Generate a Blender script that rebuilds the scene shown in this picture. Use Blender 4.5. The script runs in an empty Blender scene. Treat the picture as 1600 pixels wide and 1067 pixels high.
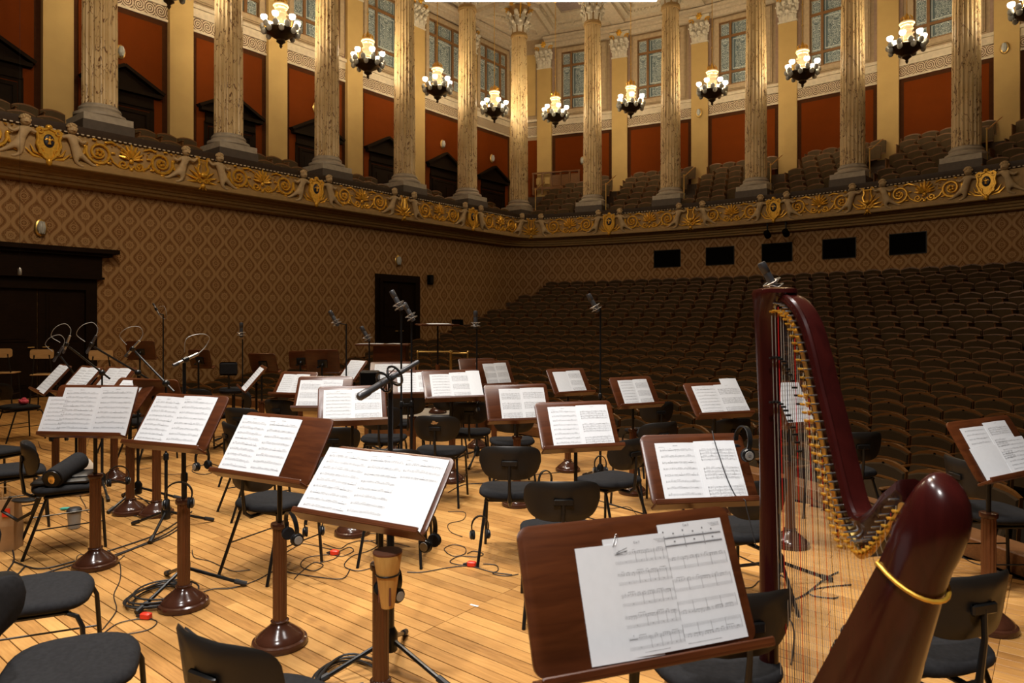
import bpy, bmesh, math, random
from mathutils import Matrix, Vector
random.seed(7)
C = bpy.context.scene.collection
PI = math.pi
rad = math.radians
sin, cos = math.sin, math.cos

# ------------------------------------------------------------------ camera, world, lights, exposure
YAW = 0.6763; FPX = 1070.2; EYE = 1.65; YH = 503.1
cam = bpy.data.cameras.new('camera'); cam_o = bpy.data.objects.new('camera', cam); C.objects.link(cam_o)
cam_o.location = (0, 0, EYE); cam_o.rotation_euler = (PI/2, 0, YAW)
cam.sensor_width = 36; cam.lens = 36*FPX/1600; cam.shift_y = -(533.5-YH)/1600
cam.clip_start = 0.05; cam.clip_end = 200
cam.dof.use_dof = True; cam.dof.focus_distance = 6.5; cam.dof.aperture_fstop = 5.6
S = bpy.context.scene; S.camera = cam_o
S.view_settings.view_transform = 'Standard'; S.view_settings.look = 'None'
S.view_settings.gamma = 1.0; S.view_settings.use_curve_mapping = False
S.view_settings.exposure = 0.0
w = bpy.data.worlds.new('world'); S.world = w; w.use_nodes = True
w.node_tree.nodes['Background'].inputs[0].default_value = (0.9, 0.62, 0.38, 1)
w.node_tree.nodes['Background'].inputs[1].default_value = 0.012
S.cycles.max_bounces = 5; S.cycles.diffuse_bounces = 3; S.cycles.glossy_bounces = 3
S.cycles.transmission_bounces = 4; S.cycles.sample_clamp_indirect = 4.0
try: S.cycles.use_denoising = True
except Exception: pass

def at(px, py, d):                                   # a point seen at pixel (px, py) at depth d
    r = (px-800)/FPX*d
    return Vector((r*cos(YAW)-d*sin(YAW), r*sin(YAW)+d*cos(YAW), EYE-(py-YH)*d/FPX))
def ground(px, py, z=0.0):
    return at(px, py, (EYE-z)*FPX/(py-YH))

def lamp(name, kind, loc, power, col=(1, 1, 1), size=0.5, target=None, size_y=None, spot=None, parent=None):
    l = bpy.data.lights.new(name, kind); l.energy = power; l.color = col
    if kind == 'AREA':
        l.shape = 'RECTANGLE' if size_y else 'DISK'; l.size = size
        if size_y: l.size_y = size_y
    else: l.shadow_soft_size = size
    if spot: l.spot_size = rad(spot); l.spot_blend = 0.5
    o = bpy.data.objects.new(name, l); C.objects.link(o); o.location = loc
    if target is not None:
        o.rotation_euler = (Vector(target)-Vector(loc)).to_track_quat('-Z', 'Y').to_euler()
    if parent: o.parent = parent
    return o
WHITE = (1.0, 0.965, 0.935)
# stage lighting rig over the orchestra (spots hung high above the stage)
for loc, tgt, p, sp in [((-3.6, 2.2, 9.5), (-3.4, 3.0, 0), 1290, 62), ((-6.4, 4.2, 9.5), (-6.0, 4.4, 0), 1120, 62),
                        ((-1.2, 4.0, 9.5), (-1.8, 4.0, 0), 780, 58), ((-2.2, -0.6, 9.5), (-2.6, 1.4, 0), 1100, 60),
                        ((-9.5, 3.2, 9.5), (-9.5, 3.6, 0), 270, 66), ((-5.0, 0.4, 9.5), (-5.0, 1.6, 0), 870, 60),
                        ((0.8, -2.6, 9.0), (-0.9, 1.5, 0.8), 2300, 40)]:  # last spot, behind the camera, is added to brighten the nearest pages
    lamp('stage_spot', 'SPOT', loc, p, WHITE, 0.22, tgt, spot=sp)
# unseen fill lamps, added to brighten the walls and seats of the hall
for loc, p in (((-9.0, 3.5, 9.6), 900), ((-2.6, 2.5, 9.6), 720)):
    lamp('hall_fill_light', 'POINT', loc, p, (1.0, 0.80, 0.55), 0.5)

# ------------------------------------------------------------------ mesh builder
class MB:
    def __init__(s): s.v = []; s.f = []; s.uv = None
    def add(s, vs, fs, M=None):
        b = len(s.v)
        s.v += [tuple(M @ Vector(p)) for p in vs] if M is not None else [tuple(p) for p in vs]
        s.f += [tuple(i+b for i in f) for f in fs]
        return s
    def box(s, c, d, M=None, taper=1.0):
        x, y, z = c; a, b, h = d[0]/2, d[1]/2, d[2]/2; t = taper
        vs = [(x-a, y-b, z-h), (x+a, y-b, z-h), (x+a, y+b, z-h), (x-a, y+b, z-h),
              (x-a*t, y-b*t, z+h), (x+a*t, y-b*t, z+h), (x+a*t, y+b*t, z+h), (x-a*t, y+b*t, z+h)]
        return s.add(vs, [(3, 2, 1, 0), (4, 5, 6, 7), (0, 1, 5, 4), (1, 2, 6, 5), (2, 3, 7, 6), (3, 0, 4, 7)], M)
    def cbox(s, c, d, ch, M=None):                   # box with chamfered vertical and top edges
        x, y, z = c; a, b, h = d[0]/2, d[1]/2, d[2]/2
        def ring(ii, zz): return [(x-a+ch+ii, y-b+ii, zz), (x+a-ch-ii, y-b+ii, zz), (x+a-ii, y-b+ch+ii, zz), (x+a-ii, y+b-ch-ii, zz),
                                  (x+a-ch-ii, y+b-ii, zz), (x-a+ch+ii, y+b-ii, zz), (x-a+ii, y+b-ch-ii, zz), (x-a+ii, y-b+ch+ii, zz)]
        return s.loft([ring(ch, z-h), ring(0, z-h+ch), ring(0, z+h-ch), ring(ch, z+h)], M)
    def loft(s, rings, M=None, closed=True, caps=True, wrap=False):
        n = len(rings[0]); vs = [p for r in rings for p in r]; fs = []
        m = len(rings)
        for i in range(m if wrap else m-1):
            for j in range(n if closed else n-1):
                k = (j+1) % n; i2 = (i+1) % m
                fs.append((i*n+j, i*n+k, i2*n+k, i2*n+j))
        if caps and closed and not wrap:
            fs.append(tuple(range(n-1, -1, -1))); fs.append(tuple((m-1)*n+j for j in range(n)))
        return s.add(vs, fs, M)
    def lathe(s, prof, n=16, c=(0, 0, 0), M=None, a0=0.0):
        return s.loft([[(c[0]+r*cos(a0+2*PI*j/n), c[1]+r*sin(a0+2*PI*j/n), c[2]+z) for j in range(n)] for r, z in prof], M)
    def tube(s, pts, r, n=8, M=None, closed=False):
        P = [Vector(p) for p in pts]; m = len(P); rings = []
        rr = r if isinstance(r, (list, tuple)) else [r]*m
        up = None
        for i in range(m):
            a = P[(i-1) % m] if (closed or i > 0) else P[i]
            b = P[(i+1) % m] if (closed or i < m-1) else P[i]
            t = (b-a)
            t = t.normalized() if t.length > 1e-9 else Vector((0, 0, 1))
            if up is None:
                up = Vector((0, 0, 1)) if abs(t.z) < 0.9 else Vector((1, 0, 0))
            u = (up - t*up.dot(t)); u = u.normalized() if u.length > 1e-6 else t.orthogonal().normalized()
            v = t.cross(u); up = u
            rings.append([tuple(P[i]+u*rr[i]*cos(2*PI*j/n)+v*rr[i]*sin(2*PI*j/n)) for j in range(n)])
        return s.loft(rings, M, caps=not closed, wrap=closed)
    def prism(s, poly, t0, t1, M=None, axis='y'):    # poly in (x,z), extruded along y from t0 to t1
        n = len(poly)
        if axis == 'y': vs = [(x, t0, z) for x, z in poly]+[(x, t1, z) for x, z in poly]
        else: vs = [(x, y, t0) for x, y in poly]+[(x, y, t1) for x, y in poly]
        fs = [tuple(range(n)), tuple(range(2*n-1, n-1, -1))]+[(i, i+n, (i+1) % n+n, (i+1) % n) for i in range(n)]
        if axis != 'y': fs = [tuple(reversed(f)) for f in fs]
        return s.add(vs, fs, M)
    def ball(s, c, r, n=10, m=6, M=None):
        r = r if isinstance(r, (tuple, list)) else (r, r, r)
        rings = []
        for i in range(m+1):
            t = -PI/2+PI*i/m; q = max(cos(t), 0.02)
            rings.append([(c[0]+r[0]*q*cos(2*PI*j/n), c[1]+r[1]*q*sin(2*PI*j/n), c[2]+r[2]*sin(t)) for j in range(n)])
        return s.loft(rings, M)
    def grid(s, rows, M=None):
        n = len(rows[0]); vs = [p for r in rows for p in r]
        return s.add(vs, [(i*n+j, i*n+j+1, (i+1)*n+j+1, (i+1)*n+j) for i in range(len(rows)-1) for j in range(n-1)], M)
    def join(s, o, M=None): return s.add(o.v, o.f, M)

def mesh(name, mb, m, smooth=True, ang=38, uv=None):
    me = bpy.data.meshes.new(name); me.from_pydata(mb.v, [], mb.f)
    if uv:
        l = me.uv_layers.new(name='uv')
        for p in me.polygons:
            for li in p.loop_indices: l.data[li].uv = uv[me.loops[li].vertex_index]
    if smooth:
        me.polygons.foreach_set('use_smooth', [True]*len(me.polygons))
        try: me.set_sharp_from_angle(angle=rad(ang))
        except Exception: pass
    me.materials.append(m); me.update()
    return me
def link(name, data, parent=None, M=None, label=None):
    o = bpy.data.objects.new(name, data); C.objects.link(o)
    if parent: o.parent = parent
    if M is not None: o.matrix_local = M
    if label: o['label'] = label
    return o
def obj(name, mb, m, parent=None, M=None, smooth=True, ang=38, uv=None, kind=None, label=None):
    o = link(name, mesh(name, mb, m, smooth, ang, uv), parent, M, label)
    if kind: o['kind'] = kind
    return o
def struct(name, mb, m, parent=None, **k):
    o = obj(name, mb, m, parent, **k)
    if not parent: o['kind'] = 'structure'
    return o
def tag(o, label, cat, group=None):
    o['label'] = label; o['category'] = cat
    if group: o['group'] = group
    return o
def thing(name, label, cat, M=None, group=None):
    o = bpy.data.objects.new(name, None); C.objects.link(o); o.empty_display_size = 0.1
    if M is not None: o.matrix_world = M
    return tag(o, label, cat, group)
def dup(root, M=None, label=None, group=None, parent=None):
    r = root.copy(); C.objects.link(r)
    if parent: r.parent = parent
    if M is not None: r.matrix_basis = M
    if label: r['label'] = label
    if group: r['group'] = group
    for ch in list(root.children):
        dup_child(ch, r)
    return r
def dup_child(ch, r):
    c = ch.copy(); C.objects.link(c); c.parent = r
    for g in list(ch.children): dup_child(g, c)
def T(x, y, z, rz=0.0, s=1.0): return Matrix.Translation((x, y, z)) @ Matrix.Rotation(rz, 4, 'Z') @ Matrix.Scale(s, 4)
def frame(o, x, y):                                  # matrix from origin and x axis / y axis (z up)
    M = Matrix.Identity(4)
    M.col[0][:3] = x; M.col[1][:3] = y; M.col[2][:3] = (0, 0, 1); M.col[3][:3] = o
    return M
def axes(o, x, y, z):
    M = Matrix.Identity(4)
    M.col[0][:3] = x; M.col[1][:3] = y; M.col[2][:3] = z; M.col[3][:3] = o
    return M

# ------------------------------------------------------------------ materials
class G:
    def __init__(s, name):
        s.m = bpy.data.materials.new(name); s.m.use_nodes = True; s.nt = s.m.node_tree
        s.b = s.nt.nodes['Principled BSDF']
    def n(s, t, **k):
        nd = s.nt.nodes.new(t)
        for a, v in k.items(): setattr(nd, a, v)
        return nd
    def set(s, sock, v):
        if isinstance(v, bpy.types.NodeSocket): s.nt.links.new(v, sock)
        else: sock.default_value = v
    def mt(s, op, a, b=None, c=None):
        nd = s.n('ShaderNodeMath', operation=op)
        for i, v in enumerate((a, b, c)):
            if v is not None: s.set(nd.inputs[i], v)
        return nd.outputs[0]
    def mix(s, f, a, b):
        nd = s.n('ShaderNodeMix', data_type='RGBA')
        s.set(nd.inputs[0], f); s.set(nd.inputs[6], a if not isinstance(a, tuple) else a+(1,)); s.set(nd.inputs[7], b if not isinstance(b, tuple) else b+(1,))
        return nd.outputs[2]
    def coord(s, k='Object'): return s.n('ShaderNodeTexCoord').outputs[k]
    def xyz(s, v):
        nd = s.n('ShaderNodeSeparateXYZ'); s.set(nd.inputs[0], v); return nd.outputs
    def noise(s, v, scale, detail=4, dist=0.0, stretch=None):
        if stretch:
            mp = s.n('ShaderNodeMapping'); s.set(mp.inputs[0], v); mp.inputs[3].default_value = stretch; v = mp.outputs[0]
        nd = s.n('ShaderNodeTexNoise'); s.set(nd.inputs['Vector'], v); nd.inputs['Scale'].default_value = scale
        nd.inputs['Detail'].default_value = detail; nd.inputs['Distortion'].default_value = dist
        return nd.outputs[0]
    def ramp(s, f, stops):
        nd = s.n('ShaderNodeValToRGB'); s.set(nd.inputs[0], f); e = nd.color_ramp.elements
        for i, (p, c) in enumerate(stops):
            el = e[i] if i < 2 else e.new(p)
            el.position = p; el.color = tuple(c)+(1,)
        return nd.outputs[0]
    def bump(s, h, d=0.002, st=0.6):
        nd = s.n('ShaderNodeBump'); s.set(nd.inputs['Height'], h); nd.inputs['Distance'].default_value = d; nd.inputs['Strength'].default_value = st
        s.nt.links.new(nd.outputs[0], s.b.inputs['Normal'])
    def out(s, col=None, rough=0.5, metal=0.0, spec=0.5, coat=0.0):
        b = s.b
        if col is not None: s.set(b.inputs['Base Color'], col+(1,) if isinstance(col, tuple) else col)
        s.set(b.inputs['Roughness'], rough); s.set(b.inputs['Metallic'], metal)
        b.inputs['Specular IOR Level'].default_value = spec
        if coat: b.inputs['Coat Weight'].default_value = coat; b.inputs['Coat Roughness'].default_value = 0.12
        return s.m
def lin(r, g, b):
    f = lambda c: (c/255/12.92) if c <= 10 else ((c/255+0.055)/1.055)**2.4
    return (f(r), f(g), f(b))
def plain(name, col, rough=0.5, metal=0.0, var=0.12, sc=9, spec=0.5, coat=0.0):
    g = G(name); n = g.noise(g.coord(), sc)
    c2 = tuple(c*(1-var) for c in col); c1 = tuple(min(1, c*(1+var)) for c in col)
    return g.out(g.ramp(n, [(0.3, c2), (0.7, c1)]), rough, metal, spec, coat)
def wood(name, a, b, rough=0.35, sc=6, stretch=(1, 14, 14), coat=0.0, spec=0.5):
    g = G(name); v = g.coord(); n = g.noise(v, sc, 5, 0.6, stretch)
    n2 = g.noise(v, 3, 2)
    f = g.mt('ADD', g.mt('MULTIPLY', n, 0.7), g.mt('MULTIPLY', n2, 0.3))
    return g.out(g.ramp(f, [(0.32, a), (0.68, b)]), rough, 0, spec, coat)
def emit(name, col, st):
    g = G(name); g.b.inputs['Emission Color'].default_value = col+(1,); g.b.inputs['Emission Strength'].default_value = st
    return g.out(col, 0.4)

def plank_mat(name, island):
    g = G(name); v = g.n('ShaderNodeNewGeometry').outputs['Position']
    rnd = g.n('ShaderNodeNewGeometry').outputs['Random Per Island'] if island else g.n('ShaderNodeObjectInfo').outputs['Random']
    gr = g.noise(v, 5.0, 5, 0.4, (1.2, 16, 16))
    st = g.noise(v, 1.3, 3)
    f = g.mt('ADD', g.mt('MULTIPLY', gr, 0.62), g.mt('MULTIPLY', rnd, 0.34))
    c = g.ramp(f, [(0.2, (0.33, 0.150, 0.036)), (0.5, (0.55, 0.275, 0.075)), (0.85, (0.70, 0.395, 0.125))])
    wear = g.ramp(st, [(0.36, (0.62, 0.60, 0.60)), (0.58, (1, 1, 1))])
    mx = g.n('ShaderNodeMix', data_type='RGBA', blend_type='MULTIPLY'); mx.inputs[0].default_value = 0.75
    g.set(mx.inputs[6], c); g.set(mx.inputs[7], wear)
    g.bump(gr, 0.0008, 0.3)
    return g.out(mx.outputs[2], g.mt('ADD', 0.36, g.mt('MULTIPLY', st, 0.22)), 0, 0.45)

def damask_mat():
    g = G('damask_wallpaper'); x, y, _ = g.xyz(g.coord('UV'))
    u = g.mt('DIVIDE', x, 0.48); v = g.mt('DIVIDE', y, 0.585)
    t = g.mt('ABSOLUTE', g.mt('SUBTRACT', g.mt('FRACT', g.mt('ADD', u, 0.5)), 0.5))       # 0..0.5
    cv = g.mt('COSINE', g.mt('MULTIPLY', v, 2*PI))
    band = g.mt('ABSOLUTE', g.mt('SUBTRACT', t, g.mt('ADD', 0.25, g.mt('MULTIPLY', cv, 0.175))))
    sl = g.mt('MULTIPLY', g.mt('SINE', g.mt('MULTIPLY', v, 2*PI)), 0.9)
    band = g.mt('DIVIDE', band, g.mt('SQRT', g.mt('ADD', 1.0, g.mt('MULTIPLY', sl, sl))))
    inband = g.mt('LESS_THAN', band, 0.075)
    ser = g.mt('ADD', g.mt('MULTIPLY', g.mt('COSINE', g.mt('MULTIPLY', v, 2*PI*15)), 0.010), 0.105)
    edge = g.mt('MULTIPLY', g.mt('GREATER_THAN', band, 0.086), g.mt('LESS_THAN', band, ser))
    def polar(tt, vv):
        a = g.mt('MULTIPLY', tt, 0.48); b = g.mt('MULTIPLY', vv, 0.585)
        r = g.mt('SQRT', g.mt('ADD', g.mt('MULTIPLY', a, a), g.mt('MULTIPLY', b, b)))
        th = g.mt('ARCTAN2', b, a)
        return r, th
    va = g.mt('SUBTRACT', g.mt('FRACT', g.mt('ADD', v, 0.5)), 0.5)
    ra, ta = polar(t, va)
    petal = g.mt('ADD', 0.098, g.mt('MULTIPLY', g.mt('COSINE', g.mt('MULTIPLY', ta, 8)), 0.007))
    A = g.mt('LESS_THAN', ra, petal)
    A2 = g.mt('MULTIPLY', g.mt('GREATER_THAN', ra, 0.038), g.mt('LESS_THAN', ra, 0.048))
    A3 = g.mt('MULTIPLY', g.mt('GREATER_THAN', ra, 0.117), g.mt('LESS_THAN', ra, g.mt('ADD', 0.125, g.mt('MULTIPLY', g.mt('COSINE', g.mt('MULTIPLY', ta, 22)), 0.006))))
    Af = g.mt('MAXIMUM', g.mt('SUBTRACT', A, A2), g.mt('MULTIPLY', A3, 0.8))
    A4 = g.mt('LESS_THAN', ra, 0.016)
    Af = g.mt('SUBTRACT', Af, A4)
    fan = g.mt('MULTIPLY', g.mt('MULTIPLY', g.mt('GREATER_THAN', ra, 0.13), g.mt('LESS_THAN', ra, 0.185)), g.mt('GREATER_THAN', g.mt('COSINE', g.mt('MULTIPLY', ta, 26)), 0.1))
    Af = g.mt('MAXIMUM', Af, g.mt('MULTIPLY', g.mt('MULTIPLY', fan, g.mt('LESS_THAN', va, -0.05)), 0.55))
    tb = g.mt('SUBTRACT', 0.5, t); vb = g.mt('SUBTRACT', g.mt('FRACT', v), 0.5)
    rb, tb2 = polar(tb, vb)
    B1 = g.mt('MULTIPLY', g.mt('GREATER_THAN', rb, 0.052), g.mt('LESS_THAN', rb, 0.076))
    B2 = g.mt('LESS_THAN', rb, g.mt('ADD', 0.022, g.mt('MULTIPLY', g.mt('COSINE', g.mt('MULTIPLY', tb2, 4)), 0.016)))
    dia = g.mt('ADD', g.mt('MULTIPLY', tb, 0.62), g.mt('MULTIPLY', g.mt('ABSOLUTE', vb), 0.5))
    B3 = g.mt('MULTIPLY', g.mt('GREATER_THAN', dia, 0.122), g.mt('LESS_THAN', dia, g.mt('ADD', 0.142, g.mt('MULTIPLY', g.mt('COSINE', g.mt('MULTIPLY', tb2, 20)), 0.01))))
    B4 = g.mt('MULTIPLY', g.mt('MULTIPLY', g.mt('GREATER_THAN', rb, 0.086), g.mt('LESS_THAN', rb, 0.112)), g.mt('GREATER_THAN', g.mt('COSINE', g.mt('MULTIPLY', tb2, 18)), 0.0))
    Bf = g.mt('MAXIMUM', g.mt('MAXIMUM', B1, g.mt('MULTIPLY', B4, 0.6)), g.mt('MAXIMUM', B2, B3))
    inner = g.mt('MAXIMUM', Af, Bf)
    f = g.mt('MAXIMUM', inband, g.mt('MAXIMUM', g.mt('MULTIPLY', edge, 0.55), g.mt('MULTIPLY', inner, 0.95)))
    nz = g.noise(g.coord('UV'), 60, 2)
    f = g.mt('MULTIPLY', f, g.mt('ADD', 0.72, g.mt('MULTIPLY', nz, 0.5)))
    c = g.mix(f, (0.195, 0.086, 0.026), (0.400, 0.232, 0.100))
    return g.out(c, g.mt('SUBTRACT', 0.75, g.mt('MULTIPLY', f, 0.2)), 0, 0.25)

def scroll_mat():                                    # moulded scroll frieze, fine relief far away
    g = G('scroll_frieze'); x, _, z = g.xyz(g.coord())
    u = g.mt('DIVIDE', x, 0.30); fu = g.mt('FRACT', u)
    par = g.mt('MODULO', g.mt('FLOOR', u), 2.0)
    dx = g.mt('SUBTRACT', fu, 0.5); dz = g.mt('DIVIDE', z, 0.34)
    sg = g.mt('SUBTRACT', 1.0, g.mt('MULTIPLY', g.mt('ABSOLUTE', par), 2.0))
    th = g.mt('ARCTAN2', g.mt('MULTIPLY', dz, sg), dx)
    r = g.mt('SQRT', g.mt('ADD', g.mt('MULTIPLY', dx, dx), g.mt('MULTIPLY', dz, dz)))
    sp = g.mt('SINE', g.mt('ADD', th, g.mt('MULTIPLY', r, 32)))
    nz = g.noise(g.coord(), 22, 3)
    f = g.mt('GREATER_THAN', g.mt('ADD', sp, g.mt('MULTIPLY', g.mt('SUBTRACT', nz, 0.5), 2.6)), 0.0)
    c = g.mix(f, (0.12, 0.065, 0.035), (0.62, 0.50, 0.36))
    g.bump(f, 0.01, 0.5)
    return g.out(c, 0.7)

def glass_mat():                                     # etched ornamental pane, dark outside
    g = G('etched_pane'); v = g.coord(); x, _, z = g.xyz(v); gx, _, gz = g.xyz(g.coord('Generated'))
    ax = g.mt('ABSOLUTE', x); cb = g.n('ShaderNodeCombineXYZ'); g.set(cb.inputs[0], ax); g.set(cb.inputs[2], z)
    n1 = g.noise(cb.outputs[0], 5.5, 3, 2.2)
    r = g.mt('ABSOLUTE', g.mt('SUBTRACT', g.mt('FRACT', g.mt('MULTIPLY', n1, 9)), 0.5))
    cen = g.mt('LESS_THAN', g.mt('MULTIPLY', ax, 1.0), g.mt('ADD', 0.20, g.mt('MULTIPLY', g.noise(cb.outputs[0], 3.0, 2), 0.2)))
    f = g.mt('MULTIPLY', g.mt('LESS_THAN', r, 0.15), cen)
    bx = g.mt('MINIMUM', gx, g.mt('SUBTRACT', 1.0, gx)); bz = g.mt('MINIMUM', gz, g.mt('SUBTRACT', 1.0, gz))
    bd = g.mt('MINIMUM', bx, bz); fr = g.mt('MULTIPLY', g.mt('GREATER_THAN', bd, 0.045), g.mt('LESS_THAN', bd, 0.075))
    f = g.mt('MAXIMUM', f, g.mt('MULTIPLY', fr, 0.7))
    c = g.mix(f, lin(84, 100, 106), lin(205, 214, 212))
    return g.out(c, g.mt('ADD', 0.35, g.mt('MULTIPLY', f, 0.4)), 0, 0.3)

def marble_mat():
    g = G('veined_marble'); v = g.coord()
    n = g.noise(v, 5.0, 7, 1.4, (1, 1, 0.28)); k = g.mt('ABSOLUTE', g.mt('SUBTRACT', n, 0.5))
    n3 = g.noise(v, 2.3, 3)
    vein = g.mt('MULTIPLY', g.mt('LESS_THAN', k, 0.016), g.mt('GREATER_THAN', n3, 0.46))
    big = g.noise(v, 1.6, 3)
    c = g.ramp(big, [(0.3, (0.58, 0.41, 0.20)), (0.7, (0.72, 0.55, 0.31))])
    c = g.mix(vein, c, (0.17, 0.08, 0.025))
    return g.out(c, 0.42, 0, 0.5)

M_ = {}
M_['damask'] = damask_mat(); M_['scroll'] = scroll_mat(); M_['pane'] = glass_mat(); M_['marble'] = marble_mat()
M_['plank'] = plank_mat('stage_board', False); M_['plank_s'] = plank_mat('stage_board_far', True)
M_['gap'] = plain('board_gap', (0.035, 0.016, 0.006), 0.9)
M_['stone'] = plain('column_base_stone', (0.40, 0.35, 0.29), 0.6)
M_['darkstone'] = plain('dark_plinth', (0.085, 0.066, 0.055), 0.6)
M_['cornice'] = plain('ochre_moulding', (0.36, 0.225, 0.085), 0.55)
M_['frieze'] = plain('frieze_ground', (0.42, 0.265, 0.105), 0.6)
M_['rail'] = plain('dark_rail', (0.045, 0.026, 0.016), 0.5)
M_['gold'] = plain('gilding', (0.78, 0.43, 0.050), 0.30, 0.45, 0.2, 20)
M_['figure'] = plain('cherub_stucco', (0.50, 0.36, 0.20), 0.6)
M_['navy'] = plain('navy_enamel', (0.012, 0.016, 0.035), 0.4)
M_['red'] = plain('red_wall', (0.145, 0.027, 0.001), 0.8, 0, 0.06, 2, 0.1)
M_['surround'] = plain('window_reveal', (0.42, 0.31, 0.19), 0.7)
M_['redline'] = plain('red_wall_border', (0.055, 0.018, 0.006), 0.8, spec=0.1)
M_['pilaster'] = plain('ochre_plaster', (0.52, 0.355, 0.140), 0.7, 0, 0.05, 2, 0.2)
M_['upper'] = plain('taupe_wall', (0.35, 0.25, 0.15), 0.7)
M_['mauve'] = plain('mauve_band', (0.30, 0.20, 0.15), 0.7)
M_['white'] = plain('white_moulding', (0.60, 0.51, 0.385), 0.6)
M_['capital'] = plain('stucco_leaf', (0.62, 0.56, 0.46), 0.6)
M_['coffer'] = plain('coffer_cream', (0.54, 0.445, 0.33), 0.7)
M_['cofferp'] = plain('coffer_violet', (0.30, 0.23, 0.22), 0.7)
M_['winframe'] = plain('window_frame_brown', (0.20, 0.098, 0.034), 0.5)
M_['doordark'] = wood('dark_door', (0.008, 0.004, 0.0016), (0.017, 0.008, 0.0035), 0.6, spec=0.08)
M_['portal'] = plain('dark_portal', (0.013, 0.0072, 0.0035), 0.7, spec=0.06)
M_['black'] = plain('black_void', (0.003, 0.0025, 0.002), 0.9, spec=0.05)
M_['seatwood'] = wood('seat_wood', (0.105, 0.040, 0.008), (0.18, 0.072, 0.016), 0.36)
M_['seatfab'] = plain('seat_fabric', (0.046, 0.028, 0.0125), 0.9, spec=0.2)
M_['seatwood_lit'] = wood('seat_wood_lit', (0.135, 0.055, 0.013), (0.22, 0.092, 0.022), 0.4)  # seat wood in a lighter colour, standing for the stronger gallery light
M_['seatfab_lit'] = plain('seat_fabric_lit', (0.085, 0.056, 0.028), 0.9, spec=0.2)  # seat fabric lightened the same way, gallery light put into the colour
M_['brass'] = plain('brass', (0.75, 0.50, 0.16), 0.28, 0.9)
M_['bronze'] = plain('dark_bronze', (0.055, 0.032, 0.014), 0.35, 0.5)
M_['globe'] = plain('unlit_globe', (0.48, 0.49, 0.47), 0.35)
M_['bulb'] = emit('lit_bulb', (1.0, 0.95, 0.86), 3.5)
M_['crystal'] = emit('lit_crystal', (0.75, 0.52, 0.25), 0.7)  # stem is no lamp; its glow is added to stand for lamplight
M_['desk'] = wood('desk_mahogany', (0.050, 0.0130, 0.004), (0.108, 0.030, 0.0085), 0.30, 5, (1, 8, 8))
M_['post'] = wood('post_walnut', (0.075, 0.022, 0.007), (0.135, 0.042, 0.013), 0.3, 5, (14, 14, 1))
M_['base'] = plain('base_polished', (0.055, 0.019, 0.010), 0.18, 0, 0.2)
M_['metal'] = plain('black_metal', (0.012, 0.012, 0.012), 0.3, 0.3)
M_['steel'] = plain('steel', (0.5, 0.5, 0.5), 0.25, 0.9)
M_['shell'] = plain('chair_shell', (0.016, 0.014, 0.012), 0.42, spec=0.3)
M_['cushion'] = plain('chair_cushion', (0.016, 0.016, 0.0175), 0.85, 0, 0.2, 60, 0.15)
M_['paper'] = plain('paper', (0.69, 0.71, 0.735), 0.7, 0, 0.02)
M_['ink'] = plain('print_ink', (0.15, 0.15, 0.16), 0.8)
M_['harp'] = wood('harp_mahogany', (0.022, 0.0034, 0.0030), (0.043, 0.0060, 0.0048), 0.22, 4, (5, 5, 1), 0.15, 0.28)
M_['string'] = plain('gut_string', (0.70, 0.62, 0.46), 0.4)
M_['wire'] = plain('wire_string', (0.42, 0.38, 0.32), 0.35, 0.4)
M_['redstr'] = plain('red_string', (0.55, 0.01, 0.012), 0.4)
M_['blackstr'] = plain('black_string', (0.02, 0.02, 0.03), 0.4)
M_['ltwood'] = wood('light_beech', (0.42, 0.24, 0.09), (0.60, 0.38, 0.17), 0.45)
M_['redplug'] = plain('red_plastic', (0.75, 0.035, 0.012), 0.4)
M_['rubber'] = plain('cable_rubber', (0.012, 0.011, 0.011), 0.55)
M_['mic'] = plain('mic_body', (0.075, 0.075, 0.08), 0.35, 0.5)
M_['micl'] = plain('mic_nickel', (0.42, 0.40, 0.37), 0.3, 0.8)
M_['kraft'] = plain('kraft_paper', (0.42, 0.25, 0.11), 0.8)
M_['canvas'] = plain('canvas_cloth', (0.55, 0.46, 0.35), 0.85)
M_['cork'] = plain('cork', (0.16, 0.055, 0.025), 0.8)
M_['mute'] = wood('mute_wood', (0.50, 0.25, 0.055), (0.66, 0.37, 0.10), 0.4, 5, (12, 12, 1))
M_['grey'] = plain('grey_plastic', (0.30, 0.29, 0.26), 0.4)
M_['podium'] = plain('podium_carpet', (0.40, 0.35, 0.28), 0.9)
M_['carcass'] = wood('podium_side', (0.12, 0.045, 0.012), (0.22, 0.09, 0.025), 0.5)
M_['stallfloor'] = plain('stall_floor', (0.05, 0.026, 0.012), 0.6)
M_['teal'] = plain('teal_plastic', (0.05, 0.40, 0.32), 0.4)
M_['pink'] = plain('pink_cloth', (0.55, 0.06, 0.10), 0.7)
M_['panel'] = emit('stage_light_diffuser', (1.0, 0.97, 0.93), 3.0)
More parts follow.
